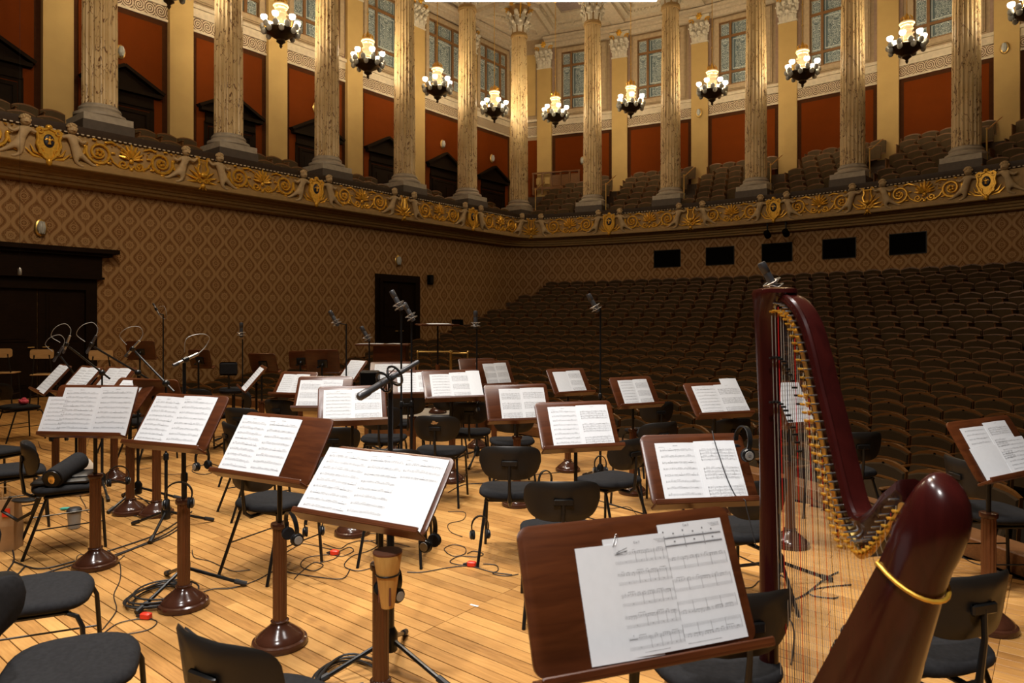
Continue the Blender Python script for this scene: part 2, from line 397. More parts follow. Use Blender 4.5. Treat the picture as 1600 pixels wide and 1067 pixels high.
# ------------------------------------------------------------------ hall plan
CX, CY = -7.695, -4.445
XL = -17.66                                          # axis of the columns along the left gallery
XO, RO = -20.5, 32.75                                # outer walls of the gallery
RC = 28.71
COLA = [-20.31+6.287*k for k in range(6)]
BAYY = 3.195
COLY = [22.48-BAYY*k for k in range(6)]
def arc(R, th): return (CX+R*sin(rad(th)), CY+R*cos(rad(th)))
def path(o, th1=23.0, y0=-2.0):
    rf = 1.2; fx, fy = -15.7, 21.08; pts = []
    n = 14
    for i in range(n): pts.append((-16.9-o, y0+(fy-y0)*i/n))
    for i in range(13):
        a = PI-(PI/2-rad(17.42))*i/12
        pts.append((fx+(rf+o)*cos(a), fy+(rf+o)*sin(a)))
    for i in range(1, 37): pts.append(arc(27.95+o, -17.42+(th1+17.42)*i/36))
    return pts
def sweep(name, prof, m, parent=None, **k):
    P = [path(o) for o, z in prof]
    rows = [[(P[j][i][0], P[j][i][1], prof[j][1]) for i in range(len(P[0]))] for j in range(len(prof)-1, -1, -1)]
    mb = MB(); mb.grid(rows)
    mb.f = [tuple(reversed(f)) for f in mb.f]
    return struct(name, mb, m, parent, **k)
def wall_uv(o, z0, z1):
    P = path(o); s = 0; S_ = [0]
    for a, b in zip(P, P[1:]): s += math.hypot(b[0]-a[0], b[1]-a[1]); S_.append(s)
    mb = MB(); mb.grid([[(p[0], p[1], z) for p in P] for z in (z0, z1)])
    uv = [(q, z) for z in (z0, z1) for q in S_]
    return mb, uv
# ---- auditorium wall under the gallery
mb, uv = wall_uv(0.65, -1.0, 4.8)
wall = struct('wall_back', mb, M_['damask'], uv=uv)
sweep('trim_1', [(0.66, 4.70), (0.50, 4.72), (0.44, 4.73), (0.42, 4.79), (0.36, 4.80), (0.34, 4.865), (0.28, 4.875), (0.24, 4.945), (0.13, 4.955), (0.11, 5.0)], M_['cornice'])
sweep('trim_2', [(0.11, 5.0), (-0.06, 5.0), (-0.08, 5.02), (-0.08, 5.11), (-0.05, 5.12), (-0.05, 5.155), (-0.02, 5.19), (0.0, 5.19)], M_['cornice'])
gp = sweep('trim_3', [(0.0, 5.19), (0.02, 5.76)], M_['frieze'])
gp.name = 'gallery_parapet'
sweep('parapet_rail', [(0.02, 5.76), (-0.03, 5.79), (-0.05, 5.86), (-0.06, 5.95), (0.2, 5.95), (0.2, 5.2)], M_['rail'], gp)
# bead course under the rail: far too many to count
P = path(-0.045); mb = MB(); acc = 0.0
for a, b in zip(P, P[1:]):
    L = math.hypot(b[0]-a[0], b[1]-a[1]); n = max(1, int(L/0.105))
    ang = math.atan2(b[1]-a[1], b[0]-a[0])
    for i in range(n):
        t = (i+.5)/n
        mb.box((0, 0, 0), (0.055, 0.025, 0.026), T(a[0]+(b[0]-a[0])*t, a[1]+(b[1]-a[1])*t, 5.785, ang))
obj('bead_course', mb, M_['white'], gp, smooth=False, kind='stuff')

# ---- relief ornament of the parapet
def skin(name, verts, edges, m, sub=1):
    me = bpy.data.meshes.new(name); me.from_pydata([v[:3] for v in verts], edges, [])
    o = bpy.data.objects.new(name, me); C.objects.link(o)
    o.modifiers.new('s', 'SKIN'); 
    for i, v in enumerate(verts): me.skin_vertices[0].data[i].radius = (v[3], v[3])
    me.skin_vertices[0].data[0].use_root = True
    if sub: o.modifiers.new('u', 'SUBSURF').levels = sub
    dg = bpy.context.evaluated_depsgraph_get()
    r = bpy.data.meshes.new_from_object(o.evaluated_get(dg)); r.name = name
    bpy.data.objects.remove(o)
    r.materials.clear(); r.materials.append(m)
    r.polygons.foreach_set('use_smooth', [True]*len(r.polygons))
    return r
def cherub_mesh(sx):
    V = [(0.05, -0.07, -0.34, .088), (0.02, -0.08, -0.21, .076), (-0.02, -0.09, -0.09, .086), (-0.03, -0.10, 0.0, .042), (-0.03, -0.12, 0.09, .095), (-0.03, -0.13, 0.16, .085),
         (0.16, -0.08, -0.42, .072), (0.28, -0.07, -0.52, .050), (0.41, -0.06, -0.60, .034), (0.48, -0.07, -0.60, .028),
         (0.05, -0.10, -0.49, .070), (0.06, -0.09, -0.60, .046), (0.16, -0.07, -0.66, .032), (0.22, -0.08, -0.66, .026),
         (-0.12, -0.10, -0.05, .046), (-0.22, -0.10, -0.10, .038), (-0.31, -0.09, -0.01, .032), (-0.35, -0.09, 0.03, .03),
         (0.08, -0.10, -0.07, .046), (0.18, -0.10, -0.15, .038), (0.27, -0.09, -0.09, .030)]
    E_ = [(0, 1), (1, 2), (2, 3), (3, 4), (4, 5), (0, 6), (6, 7), (7, 8), (8, 9), (0, 10), (10, 11), (11, 12), (12, 13), (2, 14), (14, 15), (15, 16), (16, 17), (2, 18), (18, 19), (19, 20)]
    V = [(x*sx, y, z, r) for x, y, z, r in V]
    me = skin('cherub', V, E_, M_['figure']); bm = bmesh.new(); bm.from_mesh(me)
    bmesh.ops.create_uvsphere(bm, u_segments=12, v_segments=8, radius=.098, matrix=Matrix.Translation((-.03*sx, -.115, .105)))
    bmesh.ops.create_uvsphere(bm, u_segments=6, v_segments=4, radius=.022, matrix=Matrix.Translation((-.03*sx, -.215, .09)))
    for f in bm.faces: f.smooth = True
    bm.to_mesh(me); bm.free(); return me
def curls():
    mb = MB(); Rr = random.Random(2)
    for k in range(22):
        a, b = Rr.uniform(0, 6.28), Rr.uniform(.1, 1.3); r = .095
        mb.ball((-.03+r*cos(a)*cos(b), -.12+r*sin(a)*cos(b)*.8, .13+r*sin(b)), .034, 6, 4)
    return mesh('hair', mb, M_['figure'])
cher = {1: cherub_mesh(1), -1: cherub_mesh(-1)}; hair = curls()
def spiral(x0, z0, r0, turns, sx=1, y=-0.035, n=26, a0=0.0):
    return [(x0+sx*r0*(1-0.8*i/n)*cos(a0+2*PI*turns*i/n), y, z0+r0*(1-0.8*i/n)*sin(a0+2*PI*turns*i/n)) for i in range(n+1)]
def scroll_mesh(sx):
    mb = MB()
    mb.tube(spiral(0, -0.02, 0.235, 1.9, sx, a0=PI*0.9), [0.030]*8+[0.026]*10+[0.02]*9, 6)
    mb.tube([(sx*q[0], -0.03, q[1]) for q in ((-0.235, 0.02), (-0.27, -0.10), (-0.33, -0.2), (-0.42, -0.25))], [.026, .022, .018, .01], 6)
    for k in range(6):
        a = PI*0.9-k*0.9; mb.ball((sx*0.25*cos(a), -0.035, -0.02+0.25*sin(a)), (0.045, 0.02, 0.022), 6, 4)
    for k in range(5): mb.ball((sx*0.05*cos(k*1.26), -0.05, -0.02+0.05*sin(k*1.26)), (0.032, 0.03, 0.032), 6, 4)
    mb.tube([(sx*0.10, -0.03, 0.19), (sx*0.22, -0.03, 0.22), (sx*0.36, -0.03, 0.16)], [.02, .028, .006], 6)
    return mesh('scroll', mb, M_['gold'])
scr = {1: scroll_mesh(1), -1: scroll_mesh(-1)}
mb = MB()
for k in range(9):
    a = rad(-78+19.5*k); L = 0.30-0.055*abs(k-4)/4*1.4
    mb.tube([(sin(a)*.04, -.03, -.06+cos(a)*.04), (sin(a)*L*.6, -.06, -.06+cos(a)*L*.6), (sin(a)*L, -.03, -.06+cos(a)*L)], [.010, .030, .016], 6)
for sx in (1, -1):
    mb.tube(spiral(sx*.15, -.17, .09, 1.4, sx, a0=PI*1.0), .020, 6)
    mb.tube([(sx*.06, -.03, -.17), (sx*.0, -.03, -.24)], [.02, .015], 6)
    mb.tube([(sx*.2, -.03, -.24), (sx*.32, -.03, -.16), (sx*.40, -.03, -.02), (sx*.42, -.03, .05)], [.02, .02, .016, .008], 6)
mb.ball((0, -.04, -.09), (.045, .03, .05)); mb.ball((0, -.04, -.25), (.04, .03, .035))
palm = mesh('palmette', mb, M_['gold'])
# cartouche: scrolled gold shield with a navy oval and a gold bird
sh = [(0, .28), (.09, .24), (.17, .27), (.22, .18), (.19, .06), (.215, -.06), (.16, -.2), (.09, -.31), (0, -.40)]
sh = sh+[(-x, z) for x, z in sh[-2:0:-1]]
mb = MB(); mb.prism(sh, -.10, 0.0); mb.tube([(x*1.02, -.10, z*1.02) for x, z in sh], .035, 6, closed=True)
mb.ball((0, -.1, .31), (.07, .05, .06)); mb.ball((0, -.11, -.42), (.06, .05, .09))
for sx in (1, -1):
    mb.tube(spiral(sx*.17, .2, .07, 1.3, sx, -.12), .02, 6); mb.tube(spiral(sx*.15, -.22, .07, 1.3, sx, -.11, a0=1), .02, 6)
    mb.tube([(sx*.1, -.05, -.36), (sx*.28, -.05, -.32), (sx*.42, -.05, -.18)], [.02, .035, .008], 6)
    mb.tube([(sx*.12, -.05, -.30), (sx*.26, -.05, -.24), (sx*.33, -.05, -.10)], [.02, .03, .008], 6)
cart = mesh('cartouche', mb, M_['gold'])
mb = MB(); mb.ball((0, -.10, 0.02), (.105, .03, .145), 16, 8); oval = mesh('enamel_oval', mb, M_['navy'])
mb = MB()
for sx in (1, -1): mb.tube([(0, -.135, 0.02), (sx*.05, -.14, .055), (sx*.09, -.135, .02)], [.022, .02, .006], 6)
mb.ball((0, -.14, .03), (.028, .02, .05)); mb.ball((0, -.14, .09), .02); mb.tube([(0, -.135, 0), (0, -.135, -.06)], [.02, .035], 6)
bird = mesh('gilt_bird', mb, M_['gold'])
# lyre
mb = MB()
for sx in (1, -1):
    mb.tube([(0, -.09, -.16), (sx*.10, -.10, -.12), (sx*.135, -.10, 0), (sx*.09, -.10, .13), (sx*.115, -.10, .25)], [.03, .035, .03, .025, .02], 6)
    mb.tube(spiral(sx*.13, .25, .05, 1.2, sx, -.1), .015, 6)
    for k in range(4):
        a = rad(28+22*k); mb.tube([(0, -.04, -.30), (sx*sin(a)*.22, -.07, -.30+cos(a)*.26), (sx*sin(a)*.42, -.03, -.30+cos(a)*.42)], [.02, .035, .006], 6)
    mb.tube(spiral(sx*.09, -.30, .075, 1.3, sx, -.10), .02, 6)
mb.tube([(-.12, -.11, .22), (.12, -.11, .22)], .018, 6)
mb.ball((0, -.12, -.15), (.085, .06, .07)); mb.ball((0, -.1, -.42), (.06, .05, .06))
for a in (-1, 0, 1): mb.tube([(0, -.09, -.40), (a*.1, -.08, -.52)], [.03, .005], 6)
lyre = mesh('lyre', mb, M_['gold'])
mb = MB()
for k in range(-2, 3): mb.tube([(k*.018, -.11, .22), (k*.018, -.11, -.12)], .005, 4)
lyre_s = mesh('lyre_strings', mb, M_['gold'])
mb = MB(); Rs = random.Random(3)
for k in range(60):
    x = Rs.uniform(-1.25, 1.25); z = Rs.choice((Rs.uniform(.12, .26), Rs.uniform(-.26, -.16), Rs.uniform(-.2, .2))); a = Rs.uniform(0, 6.28); L = Rs.uniform(.04, .10)
    mb.tube([(x, -.012, z), (x+L*.5*cos(a), -.04, z+L*.5*sin(a)), (x+L*cos(a), -.012, z+L*sin(a))], [.006, .018, .003], 4)
spray = mesh('leaf_spray', mb, M_['gold'])
def pframe(kind, v, o=0.0):
    if kind == 'L': return frame((-16.9, v, 5.48), (0, 1, 0), (-1, 0, 0))
    if kind == 'B':
        x, y = arc(27.95, v); return frame((x, y, 5.48), (cos(rad(v)), -sin(rad(v)), 0), (sin(rad(v)), cos(rad(v)), 0))
    a = v; return frame((-15.7+1.2*cos(a), 21.08+1.2*sin(a), 5.48), (sin(a), -cos(a), 0), (cos(a), sin(a), 0))
EM = [('L', 1.85, 'lyre'), ('L', 5.18, 'cart'), ('L', 8.55, 'lyre'), ('L', 11.9, 'cart'), ('L', 15.28, 'lyre'), ('L', 18.65, 'cart'), ('F', rad(138), 'lyre'),
      ('B', -12.08, 'cart'), ('B', -5.6, 'lyre'), ('B', 0.3, 'cart'), ('B', 6.3, 'lyre'), ('B', 12.6, 'cart')]
# arclength positions along the face for the ornaments between emblems
PP = path(0.0); LEN = [0]
for a, b in zip(PP, PP[1:]): LEN.append(LEN[-1]+math.hypot(b[0]-a[0], b[1]-a[1]))
def on_path(s):
    i = max(j for j in range(len(LEN)-1) if LEN[j] <= s)
    t = (s-LEN[i])/(LEN[i+1]-LEN[i]); a, b = PP[i], PP[i+1]
    # smooth tangent
    i0, i1 = max(0, i-1), min(len(PP)-1, i+2)
    d0 = Vector((b[0]-a[0], b[1]-a[1])).normalized()
    return frame((a[0]+(b[0]-a[0])*t, a[1]+(b[1]-a[1])*t, 5.48), (d0.x, d0.y, 0), (-d0.y, d0.x, 0))
def s_of(M):
    p = M.col[3]; return min(((p[0]-a[0])**2+(p[1]-a[1])**2, i) for i, a in enumerate(PP))[1]
sE = []
for k, v, e in EM:
    p = pframe(k, v).col[3]; best = None
    s = 0.0
    while s < LEN[-1]-0.1:
        q = on_path(s).col[3]; dd = (q[0]-p[0])**2+(q[1]-p[1])**2
        if best is None or dd < best[0]: best = (dd, s)
        s += 0.05
    sE.append(best[1])
for (k, v, e), s in zip(EM, sE):
    M = on_path(s)
    if e == 'cart':
        c = link('cartouche', cart, gp, M); link('enamel_oval', oval, c, label='navy oval'); link('gilt_bird', bird, c)
    else:
        c = link('lyre', lyre, gp, M); link('lyre_strings', lyre_s, c)
    for sx in (1, -1):
        c = link('cherub', cher[sx], gp, on_path(s+sx*0.46) @ T(0, 0, 0.25, 0, 0.98)); link('hair', hair, c, T(0 if sx > 0 else .06, 0, 0))
for a, b in zip(sE, sE[1:]):
    m = (a+b)/2; K = T(0, 0, 0, 0, 1.18); link('palmette', palm, gp, on_path(m) @ K)
    link('scroll', scr[-1], gp, on_path(m+0.68) @ K); link('scroll', scr[1], gp, on_path(m-0.68) @ K)
    link('leaf_spray', spray, gp, on_path(m), label='small gilt leaf sprays')['kind'] = 'stuff'

# ---- gallery outer walls, bay by bay
def bayframe(side, i):
    if side == 'L': return frame((XO, 22.48-BAYY*(i+.5), 0), (0, 1, 0), (-1, 0, 0)), BAYY
    th = COLA[0]+6.287*(i+.5); R = RO*cos(rad(6.287/2)); x, y = arc(R, th)
    return frame((x, y, 0), (cos(rad(th)), -sin(rad(th)), 0), (sin(rad(th)), cos(rad(th)), 0)), 2*RO*sin(rad(6.287/2))
mb = MB()
mb.grid([[(XO, y, z) for y in (-2, 25.72)] for z in (5.2, 15.3)])
wl = struct('wall_left', mb, M_['upper'])
mb = MB(); an = [-23.0]+[COLA[0]+6.287*k for k in range(8)]
mb.grid([[arc(RO, t)+(z,) for t in an] for z in (5.2, 15.3)])
wb = struct('wall_back_gallery', mb, M_['upper'])
def ring(mb, x, z0, z1, t, y0, y1):
    mb.box((-x-t/2, (y0+y1)/2, (z0+z1)/2), (t, abs(y1-y0), z1-z0)); mb.box((x+t/2, (y0+y1)/2, (z0+z1)/2), (t, abs(y1-y0), z1-z0))
    mb.box((0, (y0+y1)/2, z1+t/2), (2*x+2*t, abs(y1-y0), t)); mb.box((0, (y0+y1)/2, z0-t/2), (2*x+2*t, abs(y1-y0), t))
baymesh = {}
def bay_meshes(w):
    k = round(w, 2)
    if k in baymesh: return baymesh[k]
    h = w/2-.34; r = {}
    m = MB(); m.box((0, -.01, 8.0), (2*h, .02, 4.9)); r['panel_border'] = mesh('panel_border', m, M_['redline'], False)
    m = MB(); m.box((0, -.02, 7.9), (2*h-.34, .04, 4.75)); r['red_panel'] = mesh('red_panel', m, M_['red'], False)
    m = MB(); m.box((0, -.02, 0), (2*h, .04, .36)); r['scroll_frieze'] = mesh('scroll_frieze', m, M_['scroll'], False)
    m = MB()
    for z, t, y in ((10.46, .07, .07), (10.91, .06, .07), (11.19, .11, .13)): m.box((0, -y/2, z), (2*h+.1, y, t))
    m.box((0, -.03, 11.02), (2*h+.1, .06, .24)); r['moulding'] = mesh('moulding', m, M_['white'], False)
    m = MB(); ring(m, .96, 11.55, 14.25, .17, 0, -.13); ring(m, 1.13, 11.40, 14.42, .05, 0, -.08); r['window_surround'] = mesh('window_surround', m, M_['surround'], False)
    m = MB()
    for sx in (1, -1): m.box((sx*(h-.08), -.02, 12.9), (.12, .05, 3.3))
    r['mauve_strip'] = mesh('mauve_strip', m, M_['mauve'], False)
    m = MB(); m.box((0, -.12, 14.83), (2*h+.66, .24, .12)); m.box((0, -.2, 14.95), (2*h+.66, .40, .10)); m.box((0, -.06, 14.66), (2*h+.66, .12, .2)); r['wall_cornice'] = mesh('wall_cornice', m, M_['coffer'], False)
    m = MB(); m.box((0, -.09, 0), (.70, .18, 8.1)); m.box((0, -.1, -3.9), (.76, .2, .4)); r['pilaster'] = mesh('pilaster', m, M_['pilaster'], False)
    baymesh[k] = r; return r
# window pieces shared by every bay
WX, WZ = [-.94, -.50, .50, .94], [0.0, .52, 2.02, 2.62]
def window_mesh():
    m = MB(); ring(m, .94, 0, 2.62, .06, -.01, -.09)
    f = mesh('window_frame', m, M_['winframe'], False); m = MB()
    for x in WX[1:3]: m.box((x, -.045, 1.31), (.10, .07, 2.62))
    for z in WZ[1:3]: m.box((0, -.045, z), (1.88, .075, .10))
    u = mesh('muntin', m, M_['winframe'], False); ps = []
    for i in range(3):
        for j in range(3):
            m = MB(); a, b = WX[i]+.05, WX[i+1]-.05; c, d = WZ[j]+.05, WZ[j+1]-.05
            m.box((0, -.015, 0), (b-a, .02, d-c)); ps.append((mesh('pane', m, M_['pane'], False), ((a+b)/2, 0, (c+d)/2)))
    return f, u, ps
wf, wu, wps = window_mesh()
# Corinthian capitals
def leaf(mb, M, h=0.42, out=0.16, w=0.16):
    rows = []
    for t in (0, .3, .6, .85, 1.0):
        ww = w*(0.8+0.5*t*(1-t)*2)*(1 if t < .9 else .6); y = -out*t*t; z = h*t if t < .9 else h*.93
        rows.append([(-ww/2, y+.012, z), (0, y-.03, z), (ww/2, y+.012, z)])
    mb.grid(rows, M); mb.ball((0, -out-.02, h*.92), (w*.46, .07, .075), 8, 5, M); mb.ball((-w*.5, -out*.5, h*.62), .045, 6, 4, M); mb.ball((w*.5, -out*.5, h*.62), .045, 6, 4, M); mb.ball((0, -out*.4-.03, h*.45), (.05, .04, .08), 6, 4, M)
def volute(mb, M, s=1):
    mb.tube([(s*r*cos(a), 0, r*sin(a)) for r, a in [(.13-.011*i, .6+i*.75) for i in range(11)]], [.03]*11, 6, M)
mb = MB(); mb.lathe([(.31, 0), (.30, .5), (.34, .9), (.42, 1.15)], 24)
mb.lathe([(.34, -.16), (.36, -.13), (.36, -.08), (.33, -.05), (.35, -.02), (.33, 0.02)], 24)
bell = mesh('capital', mb, M_['cornice'])
mb = MB()
for k in range(8):
    a = k*PI/4; leaf(mb, Matrix.Rotation(a, 4, 'Z') @ T(0, -.31, .02), .46, .13, .2)
    leaf(mb, Matrix.Rotation(a+PI/8, 4, 'Z') @ T(0, -.31, .36), .50, .18, .2)
leaves = mesh('acanthus_leaves', mb, M_['capital'])
mb = MB()
for k in range(4):
    R4 = Matrix.Rotation(k*PI/2+PI/4, 4, 'Z'); volute(mb, R4 @ T(.50, 0, .98)); mb.tube([(.34, 0, .62), (.40, 0, .85), (.52, 0, 1.06)], [.03, .035, .03], 6, R4)
volt = mesh('volutes', mb, M_['gold'])
volt.name = 'volute'
n8 = [(x*.62, y*.62) for x, y in ((-1, -.92), (-.92, -1), (0, -.76), (.92, -1), (1, -.92), (.76, 0), (1, .92), (.92, 1), (0, .76), (-.92, 1), (-1, .92), (-.76, 0))]
mb = MB(); mb.prism(n8, 1.13, 1.27, axis='z'); abac = mesh('abacus', mb, M_['capital'], False)
mb = MB()
for k in range(4):
    Rk = Matrix.Rotation(k*PI/2, 4, 'Z'); mb.ball((0, -.50, 1.16), (.09, .06, .1), 8, 5, Rk)
    for a in range(5): mb.ball((.08*cos(a*1.256), -.53, 1.16+.08*sin(a*1.256)), .035, 6, 4, Rk)
ros = mesh('rosette', mb, M_['gold'])
mb = MB(); mb.box((0, -.10, .5), (.60, .2, 1.0), None, 1.12); mb.box((0, -.12, 1.06), (.86, .26, .12)); mb.box((0, -.11, -.02), (.74, .22, .06))
pcap = mesh('pilaster_capital', mb, M_['capital'], False)
mb = MB()
for x in (-.24, 0, .24): leaf(mb, T(x, -.19, 0), .42, .10, .2)
for x in (-.33, -.12, .12, .33): leaf(mb, T(x, -.2, .34), .42, .12, .18)
pleaf = mesh('acanthus_leaves', mb, M_['capital'])
mb = MB()
for s in (1, -1): volute(mb, T(s*.34, -.25, .86), s)
mb.ball((0, -.27, 1.05), (.10, .06, .12)); 
for a in range(6): mb.ball((.1*cos(a), -.29, 1.05+.12*sin(a)), .04, 6, 4)
pgold = mesh('pilaster_volute', mb, M_['gold'])
# doors with pediments of the left gallery
mb = MB(); ring(mb, .62, 5.6, 7.55, .10, 0, -.10); ring(mb, .74, 5.6, 7.69, .12, 0, -.06)
mb.box((0, -.05, 7.92), (1.66, .10, .32)); mb.box((0, -.12, 8.13), (2.04, .24, .10))
ped = [(-1.02, 8.18), (1.02, 8.18), (0, 8.74)]
mb.prism(ped, -.10, 0)
for s in (1, -1):
    L = math.hypot(1.08, .58); a = math.atan2(.58, 1.08)
    mb.box((0, -.13, 0), (L, .26, .09), Matrix.Translation((s*.54, 0, 8.50)) @ Matrix.Rotation(s*a, 4, 'Y'))
portal = mesh('portal', mb, M_['portal'], False)
mb = MB(); mb.box((0, -.055, 6.55), (1.24, .03, 2.0))
for x in (-.31, .31):
    for z in (6.0, 7.0): mb.box((x, -.075, z), (.42, .03, .75))
leafd = mesh('door_leaf', mb, M_['doordark'], False)
# oval wall lamps
mb = MB(); mb.ball((0, -.02, 0), (.13, .03, .20), 16, 6); sc_plate = mesh('back_plate', mb, M_['brass'])
mb = MB(); mb.ball((0, -.07, 0), (.085, .09, .15), 14, 8)
for x in (-.045, 0, .045): mb.tube([(x, -.14+abs(x), -.13), (x*1.2, -.16+abs(x)*.6, 0), (x, -.14+abs(x), .13)], .012, 6)
sc_shell = mesh('shell_shade', mb, M_['globe'])
def sconce(M, label, g=None):
    t = thing('wall_lamp', label, 'wall lamp', M, g); link('back_plate', sc_plate, t); link('shell_shade', sc_shell, t)
wn = 1
for side, n in (('L', 6), ('B', 7)):
    for i in (range(-1, n) if side == 'L' else range(n)):
        M, wd = bayframe(side, i); par = wl if side == 'L' else wb
        r = bay_meshes(wd)
        for k in ('panel_border', 'red_panel', 'moulding', 'window_surround', 'mauve_strip', 'wall_cornice'): link(k, r[k], par, M)
        link('scroll_frieze', r['scroll_frieze'], par, M @ T(0, 0, 10.69))
        q = M @ T((wd/2 if side == 'L' else -wd/2), 0, 9.56) if i else None
        pm = M @ T(-wd/2 if side == 'L' else wd/2, 0, 9.56)
        for mm in ([M @ T(wd/2 if side == 'L' else -wd/2, 0, 9.56)] if (i == -1 or (i == 0 and side == 'B')) else [])+[pm]:
            p = link('pilaster', r['pilaster'], par, mm)
            c = link('pilaster_capital', pcap, p, T(0, 0, 4.06)); link('acanthus_leaves', pleaf, p, T(0, 0, 4.06)); link('pilaster_volute', pgold, p, T(0, 0, 4.06))
        wnd = bpy.data.objects.new('window_%d' % wn, None); C.objects.link(wnd); wnd['kind'] = 'structure'; wnd.matrix_world = M @ T(0, 0, 11.59); wn += 1
        link('window_frame', wf, wnd); link('muntin', wu, wnd)
        for me, loc in wps: link('pane', me, wnd, T(*loc))
        if side == 'L':
            d = bpy.data.objects.new('door_%d' % (i+4), None); C.objects.link(d); d['kind'] = 'structure'; d.matrix_world = M
            link('portal', portal, d); link('door_leaf', leafd, d)
ordn = ['first', 'second', 'third', 'fourth', 'fifth', 'sixth', 'seventh', 'eighth', 'ninth', 'tenth', 'eleventh', 'twelfth', 'thirteenth', 'fourteenth', 'fifteenth', 'sixteenth', 'seventeenth', 'eighteenth']
for y, lb in ((8.05, 'nearest the stage, on the red wall beside the first column'), (14.45, 'on the red wall behind the third column'), (20.76, 'on the red wall above a pediment right of the fourth column'), (23.98, 'on the red wall in the far left corner')):
    sconce(frame((XO-.0+.05, y, 9.17), (0, 1, 0), (-1, 0, 0)), 'oval wall lamp '+lb)
for th, z, lb in ((-17.09, 9.11, 'on the back red wall behind the seventh column'), (-7.72, 10.57, 'high on an ochre pilaster left of the ninth column'), (11.09, 10.58, 'high on the pilaster at the far right end')):
    x, y = arc(RO-.24 if z > 10 else RO-.1, th); sconce(frame((x, y, z), (cos(rad(th)), -sin(rad(th)), 0), (sin(rad(th)), cos(rad(th)), 0)), 'oval wall lamp '+lb)
for y, lb in ((5.26, 'on the damask wall above the big dark door'), (15.66, 'on the damask wall above the small dark door')):
    sconce(frame((-17.53, y, 3.72), (0, 1, 0), (-1, 0, 0)), 'oval wall lamp '+lb)

M, wd = bayframe('B', -1)
F = frame(arc(RO*cos(rad(1.35)), -21.66)+(0,), (cos(rad(-21.66)), -sin(rad(-21.66)), 0), (sin(rad(-21.66)), cos(rad(-21.66)), 0))
mb = MB(); mb.box((0, -.02, 7.9), (.9, .04, 4.75)); obj('red_panel', mb, M_['red'], wb, F, smooth=False)
mb = MB(); mb.box((0, -.02, 12.9), (.62, .04, 2.9)); obj('ochre_panel', mb, M_['pilaster'], wb, F, smooth=False)
mb = MB()
for z, t, y in ((10.46, .07, .07), (10.91, .06, .07), (11.19, .11, .13)): mb.box((0, -y/2, z), (1.3, y, t))
obj('moulding', mb, M_['white'], wb, F, smooth=False); link('scroll_frieze', mesh('scroll_frieze', MB().box((0, -.02, 0), (1.2, .04, .36)), M_['scroll'], False), wb, F @ T(0, 0, 10.69))
# ---- gallery ceiling with coffers, beam over the columns
def bil(A, B, Cc, D, a, b):
    P0 = (A[0]+(B[0]-A[0])*a, A[1]+(B[1]-A[1])*a); P1 = (D[0]+(Cc[0]-D[0])*a, D[1]+(Cc[1]-D[1])*a)
    return (P0[0]+(P1[0]-P0[0])*b, P0[1]+(P1[1]-P0[1])*b)
cm = MB(); cm.add([(-22, -3, 16.1), (8, -3, 16.1), (8, 32, 16.1), (-22, 32, 16.1)], [(0, 1, 2, 3)])
ceil = struct('ceiling', cm, M_['coffer'], smooth=False)
bays = []
for i in range(6): bays.append(((XL-.25, 22.48-BAYY*i), (XL-.25, 22.48-BAYY*(i+1)), (XO, 22.48-BAYY*(i+1)), (XO, 22.48-BAYY*i)))
for i in range(7):
    t0, t1 = COLA[0]+6.287*i, COLA[0]+6.287*(i+1); bays.append((arc(RC+.25, t0), arc(RC+.25, t1), arc(RO, t1), arc(RO, t0)))
bays.append(((XL-.25, 22.48), arc(RC+.25, COLA[0]), arc(RO, COLA[0]), (XO, 25.7)))
bays[-1] = (arc(RC+.25, COLA[0]), (XL-.25, 22.48), (XO, 22.48), arc(RO, COLA[0]))
mb = MB(); mb.add([(XO, 22.48, 15.05), arc(RO, COLA[0])+(15.05,), (XO, 25.75, 15.05)], [(0, 1, 2)]); mb.box((XL-.1, 22.4, 15.06), (.8, .8, .02)); obj('coffer', mb, M_['coffer'], ceil, smooth=False)
for bi, Q in enumerate(bays):
    def rg(ins, z):
        return [bil(*Q, ins+(1-2*ins)*a, ins+(1-2*ins)*b)+(z,) for a, b in ((0, 0), (1, 0), (1, 1), (0, 1))]
    def band(i0, z0, i1, z1):
        m = MB(); m.add(rg(i0, z0)+rg(i1, z1), [(j, (j+1) % 4, (j+1) % 4+4, j+4) for j in range(4)]); return m
    c = obj('coffer', band(0, 15.05, .085, 15.05).join(band(.085, 15.05, .085, 15.22)), M_['coffer'], ceil, smooth=False)
    m = band(.085, 15.22, .15, 15.22); m.join(band(.15, 15.22, .15, 15.40)); m.join(band(.15, 15.40, .22, 15.40)); m.join(band(.22, 15.40, .22, 15.56)); m.join(band(.22, 15.56, .32, 15.56)); m.join(band(.32, 15.56, .32, 15.64))
    obj('coffer_steps', m, M_['white'], c, smooth=False)
    m = MB(); m.add(rg(.32, 15.64), [(0, 1, 2, 3)]); obj('coffer_panel', m, M_['cofferp'], c, smooth=False)
    m = MB(); n = 16
    for e in range(4):
        for k in range(n):
            f0 = (k+.5)/n; ab = ((f0, 0), (1, f0), (1-f0, 1), (0, 1-f0))[e]; p = bil(*Q, .165+.67*ab[0], .165+.67*ab[1]); m.box((p[0], p[1], 15.35), (.07, .07, .07))
    obj('dentils', m, M_['white'], c, smooth=False, kind='stuff')
mb = MB()
pl = [(XL, -2.0)]+[(XL, y) for y in reversed(COLY)]+[arc(RC, COLA[0]+6.287*k) for k in range(1, 8)]
